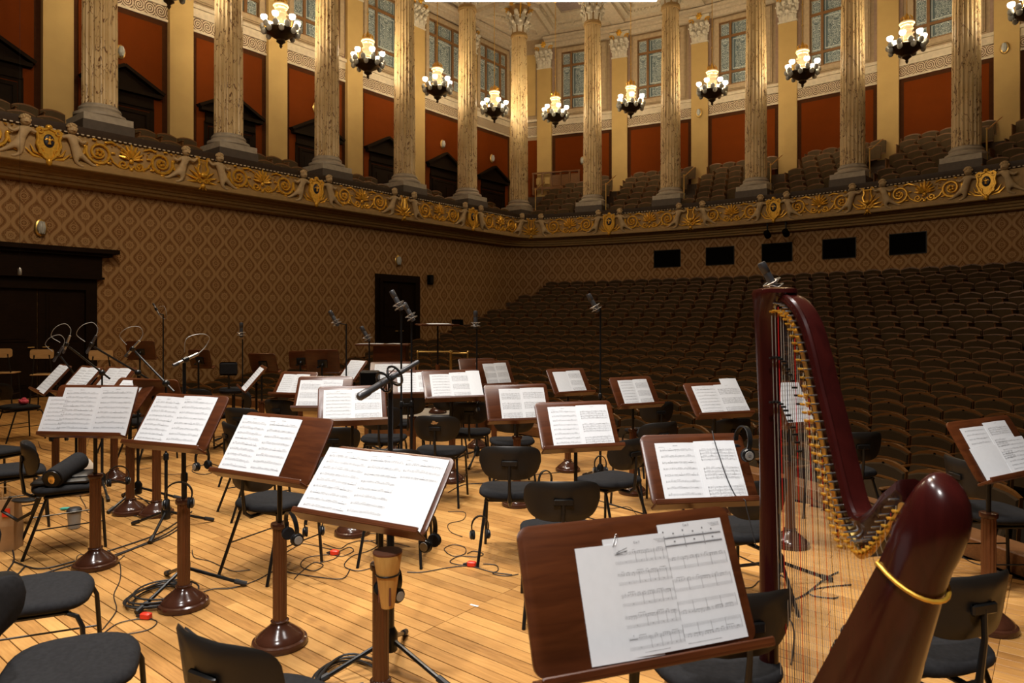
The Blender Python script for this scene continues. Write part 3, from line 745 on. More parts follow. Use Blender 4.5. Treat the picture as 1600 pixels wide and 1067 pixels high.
for a, b in zip(pl, pl[1:]):
    d = Vector((b[0]-a[0], b[1]-a[1], 0)); L = d.length; d.normalize(); F = frame(((a[0]+b[0])/2, (a[1]+b[1])/2, 0), d, Vector((-d.y, d.x, 0)))
    mb.box((0, 0, 15.45), (L+.35, .62, 1.1), F); mb.box((0, 0, 15.30), (L+.4, .74, .10), F); mb.box((0, 0, 15.6), (L+.4, .82, .2), F)
struct('trim_4', mb, M_['coffer'], smooth=False).name = 'trim_4'

# ---- columns
def fluted(rings, nf, dp):
    R_ = []
    pr = [1.0, 1.0, 1-dp*.75, 1-dp, 1-dp*.75]
    for z, r in rings:
        R_.append([(r*pr[j % 5]*cos(2*PI*j/(nf*5)), r*pr[j % 5]*sin(2*PI*j/(nf*5)), z) for j in range(nf*5)])
    return MB().loft(R_)
shaft = mesh('shaft', fluted([(6.66, .372), (8.5, .368), (10.5, .352), (12.2, .33), (13.48, .312)], 20, .085), M_['marble'], ang=20)
mb = MB(); mb.lathe([(.50, 6.38), (.545, 6.42), (.545, 6.48), (.47, 6.52), (.43, 6.56), (.45, 6.60), (.43, 6.64), (.385, 6.66), (.385, 6.70)], 32); cbase = mesh('base', mb, M_['stone'])
mb = MB(); mb.box((0, 0, 6.31), (1.06, 1.06, .16)); cpl = mesh('plinth', mb, M_['stone'], False)
mb = MB(); mb.box((0, 0, 6.0), (1.10, 1.10, .46)); cpd = mesh('plinth_block', mb, M_['darkstone'], False)
cols = [(XL, y, 0.0) for y in reversed(COLY)]+[arc(RC, COLA[0]+6.287*k)+(-rad(COLA[0]+6.287*k),) for k in range(1, 7)]
for i, (x, y, rz) in enumerate(cols):
    wh = ('along the left gallery, %s from the stage' % ordn[i]) if i < 5 else ('at the corner of the two galleries' if i == 5 else 'on the back gallery, %s to the right of the corner column' % ordn[i-6])
    t = thing('column', 'veined marble fluted column '+wh, 'column', T(x, y, 0, rz)); t['kind'] = 'thing'
    for nm, me in (('shaft', shaft), ('base', cbase), ('plinth', cpl), ('plinth_block', cpd)): link(nm, me, t)
    c = link('capital', bell, t, T(0, 0, 13.62))
    for nm, me in (('acanthus_leaves', leaves), ('volute', volt), ('abacus', abac), ('rosette', ros)): link(nm, me, c)

# ---- chandeliers between the columns
mb = MB(); mb.tube([(0, 0, .95), (0, 0, 4.72)], .014, 6)
for z in (1.6, 2.3): mb.ball((0, 0, z), .035, 8, 5)
mb.lathe([(.02, 4.60), (.09, 4.66), (.10, 4.75)], 10); ch_rod = mesh('rod', mb, M_['brass'])
mb = MB(); mb.lathe([(.17, .74), (.12, .82), (.06, .90), (.02, 1.02)], 12)
for k in range(8): a = k*PI/4; mb.tube([(.14*cos(a), .14*sin(a), .76), (.17*cos(a), .17*sin(a), .86), (.10*cos(a), .10*sin(a), .95)], [.02, .02, .008], 5)
ch_crown = mesh('crown', mb, M_['gold'])
mb = MB()
mb.lathe([(.10, .10), (.17, .18), (.14, .30), (.17, .36), (.13, .46), (.16, .50), (.15, .60), (.19, .64), (.17, .67), (.22, .70), (.20, .75), (.10, .76)], 14)
for k in range(24):
    a = k*2.4; z = .15+.02*k; mb.ball((.18*cos(a), .18*sin(a), z), .028, 5, 4)
ch_stem = mesh('crystal_stem', mb, M_['crystal'])
mb = MB(); mb.lathe([(.10, .06), (.40, .04), (.435, .0), (.42, -.05), (.30, -.15), (.19, -.22), (.12, -.27), (.13, -.33), (.06, -.38), (.035, -.42), (.05, -.45), (.01, -.52)], 24)
for k in range(12): a = k*PI/6; mb.ball((.37*cos(a), .37*sin(a), -.09), .025, 6, 4)
ch_bowl = mesh('bowl', mb, M_['bronze'])
mb = MB(); mb.tube([(.2, 0, .02), (.34, 0, -.03), (.46, 0, .04), (.47, 0, .20)], [.018, .02, .018, .014], 6); ch_arm = mesh('arm', mb, M_['gold'])
mb = MB(); mb.lathe([(.02, .20), (.08, .24), (.100, .31), (.085, .35), (.01, .34)], 12, (.47, 0, 0)); ch_bulb = mesh('lit_cup', mb, M_['bulb'])
mb = MB(); mb.ball((.50, 0, .05), (.084, .084, .10), 10, 7); ch_gl1 = mesh('globe', mb, M_['globe'])
mb = MB(); mb.ball((.47, 0, -.08), (.080, .080, .095), 10, 7); ch_gl2 = mesh('globe', mb, M_['globe'])
mb = MB(); mb.tube([(.36, 0, -.06), (.47, 0, -.02), (.50, 0, .0)], .012, 5); ch_st = mesh('globe_stem', mb, M_['bronze'])
chs = [(XL, 22.48-BAYY*(i+.5)) for i in (4, 3, 2, 1, 0)]+[arc(RC, COLA[0]+6.287*(k+.5)) for k in range(6)]
cl = ['over the left gallery, %s from the stage' % ordn[i] for i in range(5)]+['over the back gallery, %s right of the corner column' % ordn[i] for i in range(6)]
for (x, y), lb in zip(chs, cl):
    t = thing('chandelier', 'lit globe chandelier hanging '+lb, 'chandelier', T(x, y, 10.1, random.random()))
    for nm, me in (('rod', ch_rod), ('crown', ch_crown), ('crystal_stem', ch_stem), ('bowl', ch_bowl)): link(nm, me, t)
    for k in range(6):
        R6 = Matrix.Rotation(k*PI/3, 4, 'Z'); a = link('arm', ch_arm, t, R6); link('lit_cup', ch_bulb, a)
    for k in range(10):
        link('globe', ch_gl1, t, Matrix.Rotation(k*PI/5+.25, 4, 'Z')); 
    for k in range(8): link('globe', ch_gl2, t, Matrix.Rotation(k*PI/4+.1, 4, 'Z'))
    for k in range(5): link('globe_stem', ch_st, t, Matrix.Rotation(k*2*PI/5+.25, 4, 'Z'))
    lamp('chandelier_lamp', 'POINT', (x, y, 10.1+.36), 500, (1.0, .80, .50), .30)
# ------------------------------------------------------------------ doors, booth windows on the auditorium wall
def dframe(y, z=0): return frame((-17.55, y, z), (0, 1, 0), (-1, 0, 0))
d1 = bpy.data.objects.new('door_1', None); C.objects.link(d1); d1['kind'] = 'structure'; d1.matrix_world = dframe(5.2)
mb = MB(); ring(mb, .93, 0, 2.38, .13, 0, -.12); ring(mb, 1.06, 0, 2.51, .12, 0, -.07); obj('door_frame', mb, M_['portal'], d1, smooth=False)
mb = MB(); mb.box((0, -.07, 2.90), (2.52, .14, .50)); mb.box((0, -.12, 3.20), (2.9, .24, .08)); mb.box((0, -.17, 3.28), (3.14, .34, .10)); mb.box((0, -.09, 2.66), (2.6, .18, .05)); obj('door_crown', mb, M_['doordark'], d1, smooth=False)
for s in (-1, 1):
    l = obj('door_leaf', MB().box((s*.465, -.02, 1.19), (.915, .04, 2.38)), M_['doordark'], d1, smooth=False)
    for z0, h in ((.62, .8), (1.75, 1.05)):
        mb = MB(); mb.box((s*.465, -.05, z0), (.62, .02, h)); mb.box((s*.465, -.06, z0), (.50, .03, h-.12)); obj('door_panel', mb, M_['doordark'], l, smooth=False)
    obj('door_handle', MB().tube([(s*.08, -.05, 1.1), (s*.08, -.10, 1.1), (s*.20, -.10, 1.1)], .012), M_['brass'], l)
d2 = bpy.data.objects.new('door_2', None); C.objects.link(d2); d2['kind'] = 'structure'; d2.matrix_world = dframe(15.67, .3)
mb = MB(); ring(mb, .74, 0, 2.70, .11, 0, -.12); ring(mb, .85, 0, 2.81, .13, 0, -.07); obj('door_frame', mb, M_['doordark'], d2, smooth=False)
for s in (-1, 1):
    l = obj('door_leaf', MB().box((s*.37, -.02, 1.35), (.73, .04, 2.70)), M_['doordark'], d2, smooth=False)
    obj('door_panel', MB().box((s*.37, -.05, 1.85), (.48, .03, 1.3)), M_['doordark'], l, smooth=False)
    obj('door_handle', MB().tube([(s*.07, -.05, 1.05), (s*.07, -.10, 1.05), (s*.18, -.10, 1.05)], .012), M_['brass'], l)
t = thing('wall_speaker', 'small dark box loudspeaker on the damask wall right of the small door', 'loudspeaker', dframe(17.14, 3.0))
obj('housing', MB().cbox((0, -.08, .15), (.20, .16, .34), .02), M_['black'], t); obj('grille', MB().box((0, -.165, .15), (.15, .01, .27)), M_['metal'], t)
for i, (a, b) in enumerate([(-8.92, -6.93), (-4.95, -2.94), (-0.95, 1.08), (3.07, 5.09), (7.07, 9.13)]):
    th = (a+b)/2; x, y = arc(28.6, th); M = frame((x, y, 4.05), (cos(rad(th)), -sin(rad(th)), 0), (sin(rad(th)), cos(rad(th)), 0))
    t = thing('booth_window', 'dark control booth window in the back damask wall, %s from its left end' % ordn[i], 'window', M)
    mb = MB(); ring(mb, .50, -.31, .31, .02, .0, -.03); obj('frame', mb, M_['metal'], t, smooth=False)
    obj('pane', MB().box((0, .0, 0), (1.0, .03, .62)), M_['black'], t, smooth=False)
for px, lb in ((1197, 'left'), (1225, 'right')):
    th = -.2 if lb == 'left' else 1.05; x, y = arc(28.0, th)
    t = thing('ceiling_spotlight', 'black spotlight under the gallery moulding above a booth window, %s one' % lb, 'spotlight', frame((x, y, 4.62), (cos(rad(th)), -sin(rad(th)), 0), (sin(rad(th)), cos(rad(th)), 0)))
    obj('bracket', MB().tube([(0, 0, .38), (0, 0, .1), (.0, -.05, 0)], .03, 6), M_['metal'], t)
    obj('lamp_body', MB().lathe([(.05, -.14), (.11, -.10), (.10, .12), (.05, .16)], 12, M=Matrix.Rotation(1.0, 4, 'X')), M_['black'], t)
for x0, z0, y0, lb in ((31, 424, 9.0, 'small microphone hanging on a thin wire before the big dark door'),):
    p = at(x0, z0, y0); t = thing('hanging_microphone', lb, 'microphone', T(p.x, p.y, p.z))
    obj('wire', MB().tube([(0, 0, .05), (0, 0, 11)], .002, 5), M_['metal'], t); obj('capsule', MB().lathe([(.006, -.05), (.022, -.045), (.022, .03), (.006, .05)], 10), M_['micl'], t)

# ------------------------------------------------------------------ stalls: stepped floor and seats
ROWZ = [3.30, 3.01, 2.71, 2.41, 2.12, 1.83, 1.55, 1.30, 1.12, .96, .81, .67, .55, .46, .39, .33, .29, .28]
ROWR = [28.2-.86*i for i in range(18)]
mb = MB(); rows = []
angs = [-26+50*k/40 for k in range(41)]
prof = [(12.4, -.56)]
for i in range(17, -1, -1):
    z = ROWZ[i]-.86
    prof += [(ROWR[i]-.52, prof[-1][1]), (ROWR[i]-.52, z)]
prof.append((28.7, prof[-1][1]))
mb.grid([[arc(R, t)+(z,) for t in angs] for R, z in prof])
struct('floor_stalls', mb, M_['stallfloor'], smooth=False)
# one tip-up seat; x right, y away from the stage
def seat_parts(w=.50):
    h = w/2-.008
    top = [(-h, .30), (h, .30), (h, .775), (h*.72, .815), (h*.36, .842), (0, .85), (-h*.36, .842), (-h*.72, .815), (-h, .775)]
    mb = MB(); bk = [(.055 if abs(x) > h*.5 else .08) for x, z in top]
    n = len(top)
    mb.add([(x, .0+.02*(1-(x/h)**2)+.10*(z-.3), z) for x, z in top]+[(x, .045+.02*(1-(x/h)**2)+.10*(z-.3), z) for x, z in top],
           [tuple(range(n)), tuple(range(2*n-1, n-1, -1))]+[(i, i+n, (i+1) % n+n, (i+1) % n) for i in range(n)])
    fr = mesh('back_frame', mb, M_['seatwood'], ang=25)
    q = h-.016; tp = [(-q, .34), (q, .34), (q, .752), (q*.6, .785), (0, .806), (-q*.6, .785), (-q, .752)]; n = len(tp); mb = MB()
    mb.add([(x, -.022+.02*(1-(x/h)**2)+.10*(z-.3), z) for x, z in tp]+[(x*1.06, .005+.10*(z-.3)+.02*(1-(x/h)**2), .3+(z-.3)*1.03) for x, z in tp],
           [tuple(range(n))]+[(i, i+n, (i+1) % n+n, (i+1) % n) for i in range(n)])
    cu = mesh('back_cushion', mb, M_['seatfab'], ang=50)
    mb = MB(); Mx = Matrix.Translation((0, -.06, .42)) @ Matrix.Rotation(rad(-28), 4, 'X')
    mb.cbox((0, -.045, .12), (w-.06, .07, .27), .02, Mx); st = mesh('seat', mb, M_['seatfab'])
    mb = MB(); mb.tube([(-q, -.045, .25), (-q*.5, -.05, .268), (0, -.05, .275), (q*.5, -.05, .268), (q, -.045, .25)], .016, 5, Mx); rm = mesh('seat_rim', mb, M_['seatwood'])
    mb = MB(); mb.cbox((-w/2, -.12, .32), (.035, .34, .62), .01); mb.cbox((-w/2, -.13, .645), (.055, .36, .03), .01); ar = mesh('armrest', mb, M_['seatwood'], False)
    mb = MB(); mb.lathe([(.002, 0), (.014, 0), (.014, .006), (.002, .006)], 8, M=Matrix.Translation((0, .062, .815)) @ Matrix.Rotation(PI/2, 4, 'X')); nd = mesh('number_disc', mb, M_['black'], False)
    return fr, cu, st, rm, ar, nd
SP = seat_parts(.515)
def in_view(x, y, z):
    d = -x*sin(YAW)+y*cos(YAW)
    if d < .3: return None
    return (800+FPX*(x*cos(YAW)+y*sin(YAW))/d, YH-FPX*(z-EYE)/d, d)
allseats = []
for i in range(18):
    R = ROWR[i]; dth = math.degrees(.525/R)
    th0 = math.degrees(math.asin(max(-.9, (-16.02-CX)/R))); k = 0
    off = (i*0.37 % 1)*dth*.5
    while True:
        th = th0+off*0+dth*(k+.5*(i % 2)); k += 1
        x, y = arc(R, th); v = in_view(x, y, ROWZ[i])
        if v is None or v[0] > 1616 or th > 60: break
        if v[0] < -60: continue
        lim = 566 if v[0] < 745 else 585 if v[0] < 850 else 603 if v[0] < 960 else 655 if v[0] < 1075 else 690
        hidden = v[1] > lim and v[0] < 1190 or 1195 < v[0] < 1285 and v[1] > 470 or v[1] > 790 or (v[0] > 1500 and v[1] > 690)
        allseats.append((hidden, v[2], i, x, y, th))
def word(n):
    t = ['', '', 'twenty', 'thirty', 'forty', 'fifty'][min(5, n//10)]
    if n <= 18: return ordn[n-1]
    if n == 19: return 'nineteenth'
    return (t[:-1]+'ieth') if n % 10 == 0 else t+'-'+ordn[n % 10-1]
def number(L, key, px):                            # place in its row, counted from the right edge of the view
    out = {}
    for k in set(key(q) for q in L):
        row = sorted([q for q in L if key(q) == k], key=lambda q: -px(q)); n = 0
        for q in row:
            if px(q) > 1600: out[id(q)] = 'cut by right edge of view'
            else: n += 1; out[id(q)] = word(n)+' from right edge of view'
    return out
place = number(allseats, lambda q: q[2], lambda q: in_view(q[3], q[4], ROWZ[q[2]])[0])
toprow = ['topmost row']+[ordn[i]+' row from top' for i in range(1, 18)]
allseats.sort()
rest = MB(); rest2 = MB()
for n, q in enumerate(allseats):
    hid, d, i, x, y, th = q
    M = frame((x, y, ROWZ[i]-.85), (cos(rad(th)), -sin(rad(th)), 0), (sin(rad(th)), cos(rad(th)), 0))
    if n < 300:
        t = thing('stall_seat', 'stall seat, %s, %s' % (toprow[i], place[id(q)]), 'seat', M, 'stall seats of the auditorium')
        for nm, me in zip(('back_frame', 'back_cushion', 'seat', 'seat_rim', 'armrest', 'number_disc'), SP):
            if nm == 'seat_rim': link(nm, me, [c for c in t.children if c.name.split('.')[0] == 'seat'][0])
            elif nm == 'number_disc': link(nm, me, [c for c in t.children if c.name.startswith('back_frame')][0])
            else: link(nm, me, t)
    else:
        for me, tgt in ((SP[0], rest), (SP[1], rest2), (SP[2], rest2), (SP[4], rest), (SP[3], rest)):
            tgt.add([v.co for v in me.vertices], [tuple(p.vertices) for p in me.polygons], M)
if rest.v:
    o = obj('stall_seat_rows', rest, M_['seatwood'], kind='stuff', ang=25); tag(o, 'further brown stall seats rising row by row towards the back wall', 'seats')
    o2 = obj('seat_cushions', rest2, M_['seatfab'], o, kind='stuff')

# ------------------------------------------------------------------ gallery floors, seats, hand rails
GR = [32.3-.667*i for i in range(7)]; GZ = [8.30, 7.97, 7.62, 7.26, 6.90, 6.55, 6.22]
mb = MB(); prof = [(28.05, GZ[6]-.85)]
for i in range(6, -1, -1): prof += [(GR[i]-.33, prof[-1][1]), (GR[i]-.33, GZ[i]-.85)]
prof.append((32.74, GZ[0]-.85))
an = [-22.6+46*k/30 for k in range(31)]
mb.grid([[arc(R, t)+(z,) for t in an] for R, z in prof])
mb.grid([[(-17.0, y, 5.38) for y in (-2, 22.9)], [(-18.9, y, 5.38) for y in (-2, 23.3)], [(-18.9, y, 5.62) for y in (-2, 23.3)], [(XO, y, 5.62) for y in (-2, 25.7)]])
struct('floor_gallery', mb, M_['stallfloor'], smooth=False)
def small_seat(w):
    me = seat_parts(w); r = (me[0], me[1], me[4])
    for m, k in zip(r, ('seatwood_lit', 'seatfab_lit', 'seatwood_lit')): m.materials[0] = M_[k]
    return r
GS = small_seat(.54)
RAILS = [-18.85, -12.88, -6.67, -.4, 5.89, 12.17]
gseats = []
for i in range(7):
    R = GR[i]; dth = math.degrees(.553/R); th = -19.6 if i else -16.2
    while th < 15.5:
        th += dth; x, y = arc(R, th)
        skip = any(-.78 < R*rad(th-r) < .14 for r in RAILS) and i != 6
        if abs(R-RC) < .75: skip = skip or any(abs(R*rad(th-c)) < .72 for c in COLA)
        v = in_view(x, y, GZ[i])
        if skip or v is None or v[0] > 1612: continue
        gseats.append((i, x, y, th, v[0]))
place = number(gseats, lambda q: q[0], lambda q: q[4])
for q in gseats:
    i, x, y, th, px = q
    M = frame((x, y, GZ[i]-.85), (cos(rad(th)), -sin(rad(th)), 0), (sin(rad(th)), cos(rad(th)), 0))
    t = thing('gallery_seat', 'back gallery seat, %s, %s' % (toprow[i], place[id(q)]), 'seat', M, 'back gallery seats')
    for nm, me in zip(('back_frame', 'back_cushion', 'armrest'), GS): link(nm, me, t)
for b in range(6):
    y0 = 22.48-BAYY*(b+1)
    for r, (X, z) in enumerate(((-17.5, 6.24), (-18.55, 6.68))):
        for k in range(4):
            y = y0+1.05+.55*k-.18*r
            if r == 0 and abs(y-y0-BAYY) < .8: continue
            v = in_view(X, y, z)
            if v is None or not -50 < v[0] < 830: continue
            t = thing('gallery_seat', 'side gallery seat, %s row, %s group from far corner, %s from left' % ('front' if r == 0 else 'rear', ordn[b], ordn[k]), 'seat', frame((X, y, z-.85), (0, 1, 0), (-1, 0, 0)), 'side gallery seats')
            for nm, me in zip(('back_frame', 'back_cushion', 'armrest'), GS): link(nm, me, t)
for i, r in enumerate(RAILS):
    x, y = arc(28.65, r); M = frame((x, y, 5.75), (cos(rad(r)), -sin(rad(r)), 0), (sin(rad(r)), cos(rad(r)), 0))
    t = thing('handrail', 'brass handrail of the back gallery aisle right of the %s' % ('corner column' if i == 0 else '%s column after the corner' % ordn[i-1]), 'handrail', M)
    obj('post', MB().tube([(0, 0, -.1), (0, 0, 1.36)], .022, 8), M_['brass'], t); obj('finial', MB().ball((0, 0, 1.38), .035), M_['brass'], t)
    obj('bar', MB().tube([(0, 0, 1.34), (0, 1.3, 1.95)], .018, 8), M_['brass'], t)

t = thing('wooden_screen', 'panelled wooden screen behind the gallery seats right of the corner column', 'screen', frame(arc(32.35, -19.2)+(8.2,), (cos(rad(-19.2)), -sin(rad(-19.2)), 0), (sin(rad(-19.2)), cos(rad(-19.2)), 0)))
obj('top_rail', MB().cbox((0, 0, .42), (2.3, .08, .07), .01), M_['seatwood_lit'], t, smooth=False); obj('bottom_rail', MB().cbox((0, 0, -.30), (2.3, .08, .12), .01), M_['seatwood_lit'], t, smooth=False)
for k in range(6):
    obj('post', MB().box((-1.1+.44*k, 0, -.1), (.07, .07, 1.0)), M_['seatwood_lit'], t, smooth=False)
    if k in (2, 3, 4): obj('panel', MB().cbox((-.88+.44*k, .01, .04), (.36, .03, .52), .01), M_['seatwood_lit'], t, smooth=False)
    if k in (0, 1): obj('panel', MB().cbox((-.88+.44*k, .01, .04), (.22 if k else .16, .03, .30), .01), M_['pilaster'], t, smooth=False, label='cream panel')
# ------------------------------------------------------------------ stage: boards, edge
RS = 12.5
def yfront(x):
    x = max(-12.4, min(x, 4.5)); return CY+math.sqrt(RS*RS-(x-CX)**2)
xs = [-17.55+.25*k for k in range(90)]
mb = MB(); mb.grid([[(x, -3.0, -.024) for x in xs], [(x, yfront(x), -.024) for x in xs], [(x, yfront(x), -.8) for x in xs]])
fl = struct('floor', mb, M_['gap'], smooth=False)
mb = MB(); rows = []
for x in xs:
    a = math.atan2(x-CX, yfront(x)-CY); f = yfront(x)
    if x < -12.4: a = -.4
    rows.append([(x+sin(a)*o, f+cos(a)*o, z) for o, z in ((-.02, 0), (-.02, .13), (-.01, .14), (.22, .14), (.23, .13), (.23, -.6))])
mb.grid([list(r) for r in rows]); struct('trim_5', mb, M_['carcass'], smooth=False)
BW = .083; joints = [-17.45, -14.65, -12.25, -9.85, -7.45, -5.05, -2.65, -.25, 2.15, 4.4]
boards = []
ny = int((8.06+1.6)/BW)
for j in range(ny):
    y = -1.6+BW*(j+.5)
    for k in range(len(joints)-1):
        x0, x1 = joints[k], joints[k+1]
        dj = (random.Random(j*31+k).random()-.5)*0 
        pieces = [(x0, x1)]
        if (j+k) % 2: xm = x0+(.3+.4*random.Random(j*7+k).random())*(x1-x0); pieces = [(x0, xm), (xm, x1)]
        for a, b in pieces:
            if min(yfront(a), yfront(b)) < y+BW/2+.02: 
                if max(yfront(a), yfront(b)) < y+BW/2+.02: continue
                # shorten to the curved edge
                s = a
                n = 24; ok = [a+(b-a)*q/n for q in range(n+1) if yfront(a+(b-a)*q/n) > y+BW/2+.02]
                if len(ok) < 3: continue
                a, b = ok[0], ok[-1]
            boards.append((a+.0012, b-.0012, y))
def bdist(q):
    x = min(max(q[0], -3.0), q[1]) if False else (q[0]+q[1])/2
    v = in_view((q[0]+q[1])/2, q[2], 0)
    if v is None: return 1e3
    v0, v1 = in_view(q[0], q[2], 0), in_view(q[1], q[2], 0)
    if v0 is None or v1 is None: return v[2]+ (50 if v[1] > 1090 else 0)
    lo, hi = min(v0[0], v1[0]), max(v0[0], v1[0]); yy = min(v0[1], v1[1])
    return v[2]+(100 if hi < 0 or lo > 1600 or yy > 1067 else 0)
boards.sort(key=bdist)
g = BW/2-.0024
far = MB()
def board(mb, L):
    ch = .0012
    return mb.add([(-L/2, -g, -.02), (L/2, -g, -.02), (L/2, g, -.02), (-L/2, g, -.02), (-L/2, -g, -ch), (L/2, -g, -ch), (L/2, g, -ch), (-L/2, g, -ch),
                   (-L/2, -g+ch, 0), (L/2, -g+ch, 0), (L/2, g-ch, 0), (-L/2, g-ch, 0)],
                  [(0, 1, 5, 4), (2, 3, 7, 6), (1, 2, 6, 5), (3, 0, 4, 7), (4, 5, 9, 8), (6, 7, 11, 10), (5, 6, 10, 9), (7, 4, 8, 11), (8, 9, 10, 11)])
cache = {}
for n, (a, b, y) in enumerate(boards):
    L = b-a
    rz = (random.random()-.5)*.0012
    if n < 300:
        k = round(L, 3)
        if k not in cache: cache[k] = mesh('floor_board', board(MB(), L), M_['plank'], False)
        link('floor_board', cache[k], fl, T((a+b)/2, y, rz))
    else: board(far, L); q = len(far.v)-12; far.v[q:] = [(x+(a+b)/2, yy+y, z+rz) for x, yy, z in far.v[q:]]
obj('floor_boards_beyond', far, M_['plank_s'], fl, smooth=False, kind='stuff')
# ------------------------------------------------------------------ music stands and sheets
def rrect(w, h, r, n=5, y0=0.0):
    pts = []
    for cx, cy, a0 in ((w/2-r, y0+r, -PI/2), (w/2-r, y0+h-r, 0), (-w/2+r, y0+h-r, PI/2), (-w/2+r, y0+r, PI)):
        for i in range(n+1):
            a = a0+PI/2*i/n; pts.append((cx+r*cos(a), cy+r*sin(a)))
    return pts
mb = MB(); mb.lathe([(.02, 0), (.135, 0), (.14, .012), (.135, .030), (.122, .036), (.118, .048), (.095, .066), (.068, .088), (.050, .102), (.042, .114), (.046, .124), (.036, .130)], 28); SB = mesh('base', mb, M_['base'])
mb = MB(); mb.join(fluted([(.125, .035), (.60, .035)], 12, .10)); SPO = mesh('post', mb, M_['post'], ang=20)
mb = MB(); mb.lathe([(.03, .590), (.044, .598), (.046, .612), (.044, .622), (.012, .626)], 20); SCO = mesh('collar', mb, M_['base'])
boards_c = {}
stands = {}
def page_z(x): return 0.004*sin(PI*x)+0.0022
def page_mesh():
    mb = MB(); n = 6
    mb.loft([[(i/n, 0, page_z(i/n)), (i/n, 1, page_z(i/n)), (i/n, 1, page_z(i/n)-.0016), (i/n, 0, page_z(i/n)-.0016)] for i in range(n+1)])
    return mesh('music_page', mb, M_['paper'], ang=20)
PAGE = page_mesh()
def notation(style, seed):
    R = random.Random(seed); mb = MB()
    def quad(x0, x1, y0, y1, sk=0.0):
        n = max(1, int((x1-x0)/.2))
        for i in range(n):
            a, b = x0+(x1-x0)*i/n, x0+(x1-x0)*(i+1)/n
            za, zb = page_z(a)+.0007, page_z(b)+.0007
            k0, k1 = sk*i/n, sk*(i+1)/n
            mb.add([(a, y0+k0, za), (b, y0+k1, zb), (b, y1+k1, zb), (a, y1+k0, za)], [(0, 1, 2, 3)])
    LS = .0058; TH = .0007
    def staff(y, x0, x1, clef=True, dens=15, rest=0.15):
        for k in range(5): quad(x0, x1, y+k*LS, y+k*LS+TH)
        if clef:
            quad(x0+.010, x0+.013, y-.006, y+.032); quad(x0+.005, x0+.020, y+.004, y+.011); quad(x0+.008, x0+.017, y+.022, y+.026); quad(x0+.03, x0+.034, y+.004, y+.018)
        x = x0+.055; m = 0
        for b in range(5): bx = x0+.05+(x1-x0-.05)*(b+1)/5; quad(bx-.0012, bx, y, y+4*LS)
        while x < x1-.02:
            if R.random() < rest/3:
                L = min(x1-.02-x, .12); quad(x, x+L, y+.009, y+.0135); quad(x+L/2, x+L/2+.01, y+.034, y+.044); x += L+.02; continue
            g = R.choice((1, 2, 4, 4)); st = (x1-x0)/dens*.75; y0 = y+R.randint(-1, 6)*LS/2
            g = min(g, int((x1-.02-x)/st)); 
            if g < 1: break
            ys = [y0+R.randint(-2, 2)*LS/2 for _ in range(g)]
            for q in range(g):
                xx = x+q*st; quad(xx, xx+.0085, ys[q]-.0021, ys[q]+.0021); quad(xx+.0072, xx+.0085, ys[q], y0+.022)
            if g > 1: quad(x+.0072, x+(g-1)*st+.0085, y0+.0205, y0+.0228)
            x += g*st+.012
    def text(x, y, w, h=.008):
        n = max(2, int(w/.022))
        for i in range(n): quad(x+w*i/n, x+w*(i+.72)/n, y, y+h*(.45+.35*R.random()))
    if style in ('part', 'part2', 'part3'):
        n = {'part': 9, 'part2': 8, 'part3': 3}[style]
        text(.44, .945, .12, .010); text(.08, .925, .16, .006)
        for i in range(n):
            y = .86-i*(.80/9 if style != 'part2' else .80/8)*1.03
            staff(y, .10, .94, True, 22 if i else 14, .6 if i % 4 == 0 else .12)
        if style == 'part': text(.25, .03, .4, .004)
    elif style == 'score':
        text(.45, .955, .1, .008)
        for s in range(3):
            y = .83-s*.30
            for k in range(4): staff(y-k*.052, .10, .95, True, 24, .1)
            for x in (.10, .36, .60, .80, .947): quad(x, x+.003, y-.156, y+.024)
    elif style == 'score2':
        for i in range(8): staff(.90-i*.108, .12, .90, True, 20, .25)
    elif style == 'piano1':
        text(.10, .925, .06, .007)
        for k in range(3): text(.78+.03*k, .95-k*.013, .17-.03*k, .005)
        for s in range(5):
            y = .845-s*.178; x0 = .09
            staff(y, x0, .96, True, 20, .05)
            for k in range(5): quad(x0, .96, y-.075+k*LS, y-.075+k*LS+TH)
            quad(x0+.02, x0+.035, y-.074, y-.054)
            for b in (0, .36, .52, .66, .80, .868): quad(x0+b, x0+b+.0035, y-.075, y+.024)
            for b in (.20, .44, .60, .74): quad(x0+b-.006, x0+b+.006, y-.064, y-.058)
        text(.34, .028, .38, .005)
        quad(.17, .34, .858, .864, .02); quad(.17, .34, .868, .873, .035)
    elif style == 'piano2':
        for k in range(3): text(.78+.02*k, .965-k*.012, .18-.02*k, .005)
        for s in range(5):
            y = .87-s*.178; x0 = .06
            if s == 0:
                for b0, b1, t in ((.06, .36, 1), (.36, .66, 2), (.66, .95, 1)):
                    quad(b0, b0+.008, y-.08, y+.03); quad(b0+.01, b1, y+.004, y+.014); quad(b0+.01, b1, y-.062, y-.052)
                    quad((b0+b1)/2-.01, (b0+b1)/2+.012, y+.038, y+.05); quad((b0+b1)/2-.012, (b0+b1)/2+.012, y-.03, y-.018)
                for k in range(5):
                    quad(x0, .95, y+k*LS, y+k*LS+TH); quad(x0, .95, y-.07+k*LS, y-.07+k*LS+TH)
                for x in (.055, .35, .655): quad(x, x+.02, y+.055, y+.07)
            else:
                a, b = (y, y-.075) if s < 3 else (y-.075, y)
                staff(a, x0, .95, False, 18, .03)
                for k in range(5): quad(x0, .95, b+k*LS, b+k*LS+TH)
                for q in (0, .22, .42, .64, .887): quad(x0+q, x0+q+.004, y-.075, y+.024)
        text(.10, .03, .5, .005)
    me = mesh('printed_notes', mb, M_['ink'], False); return me
NOTES = {}
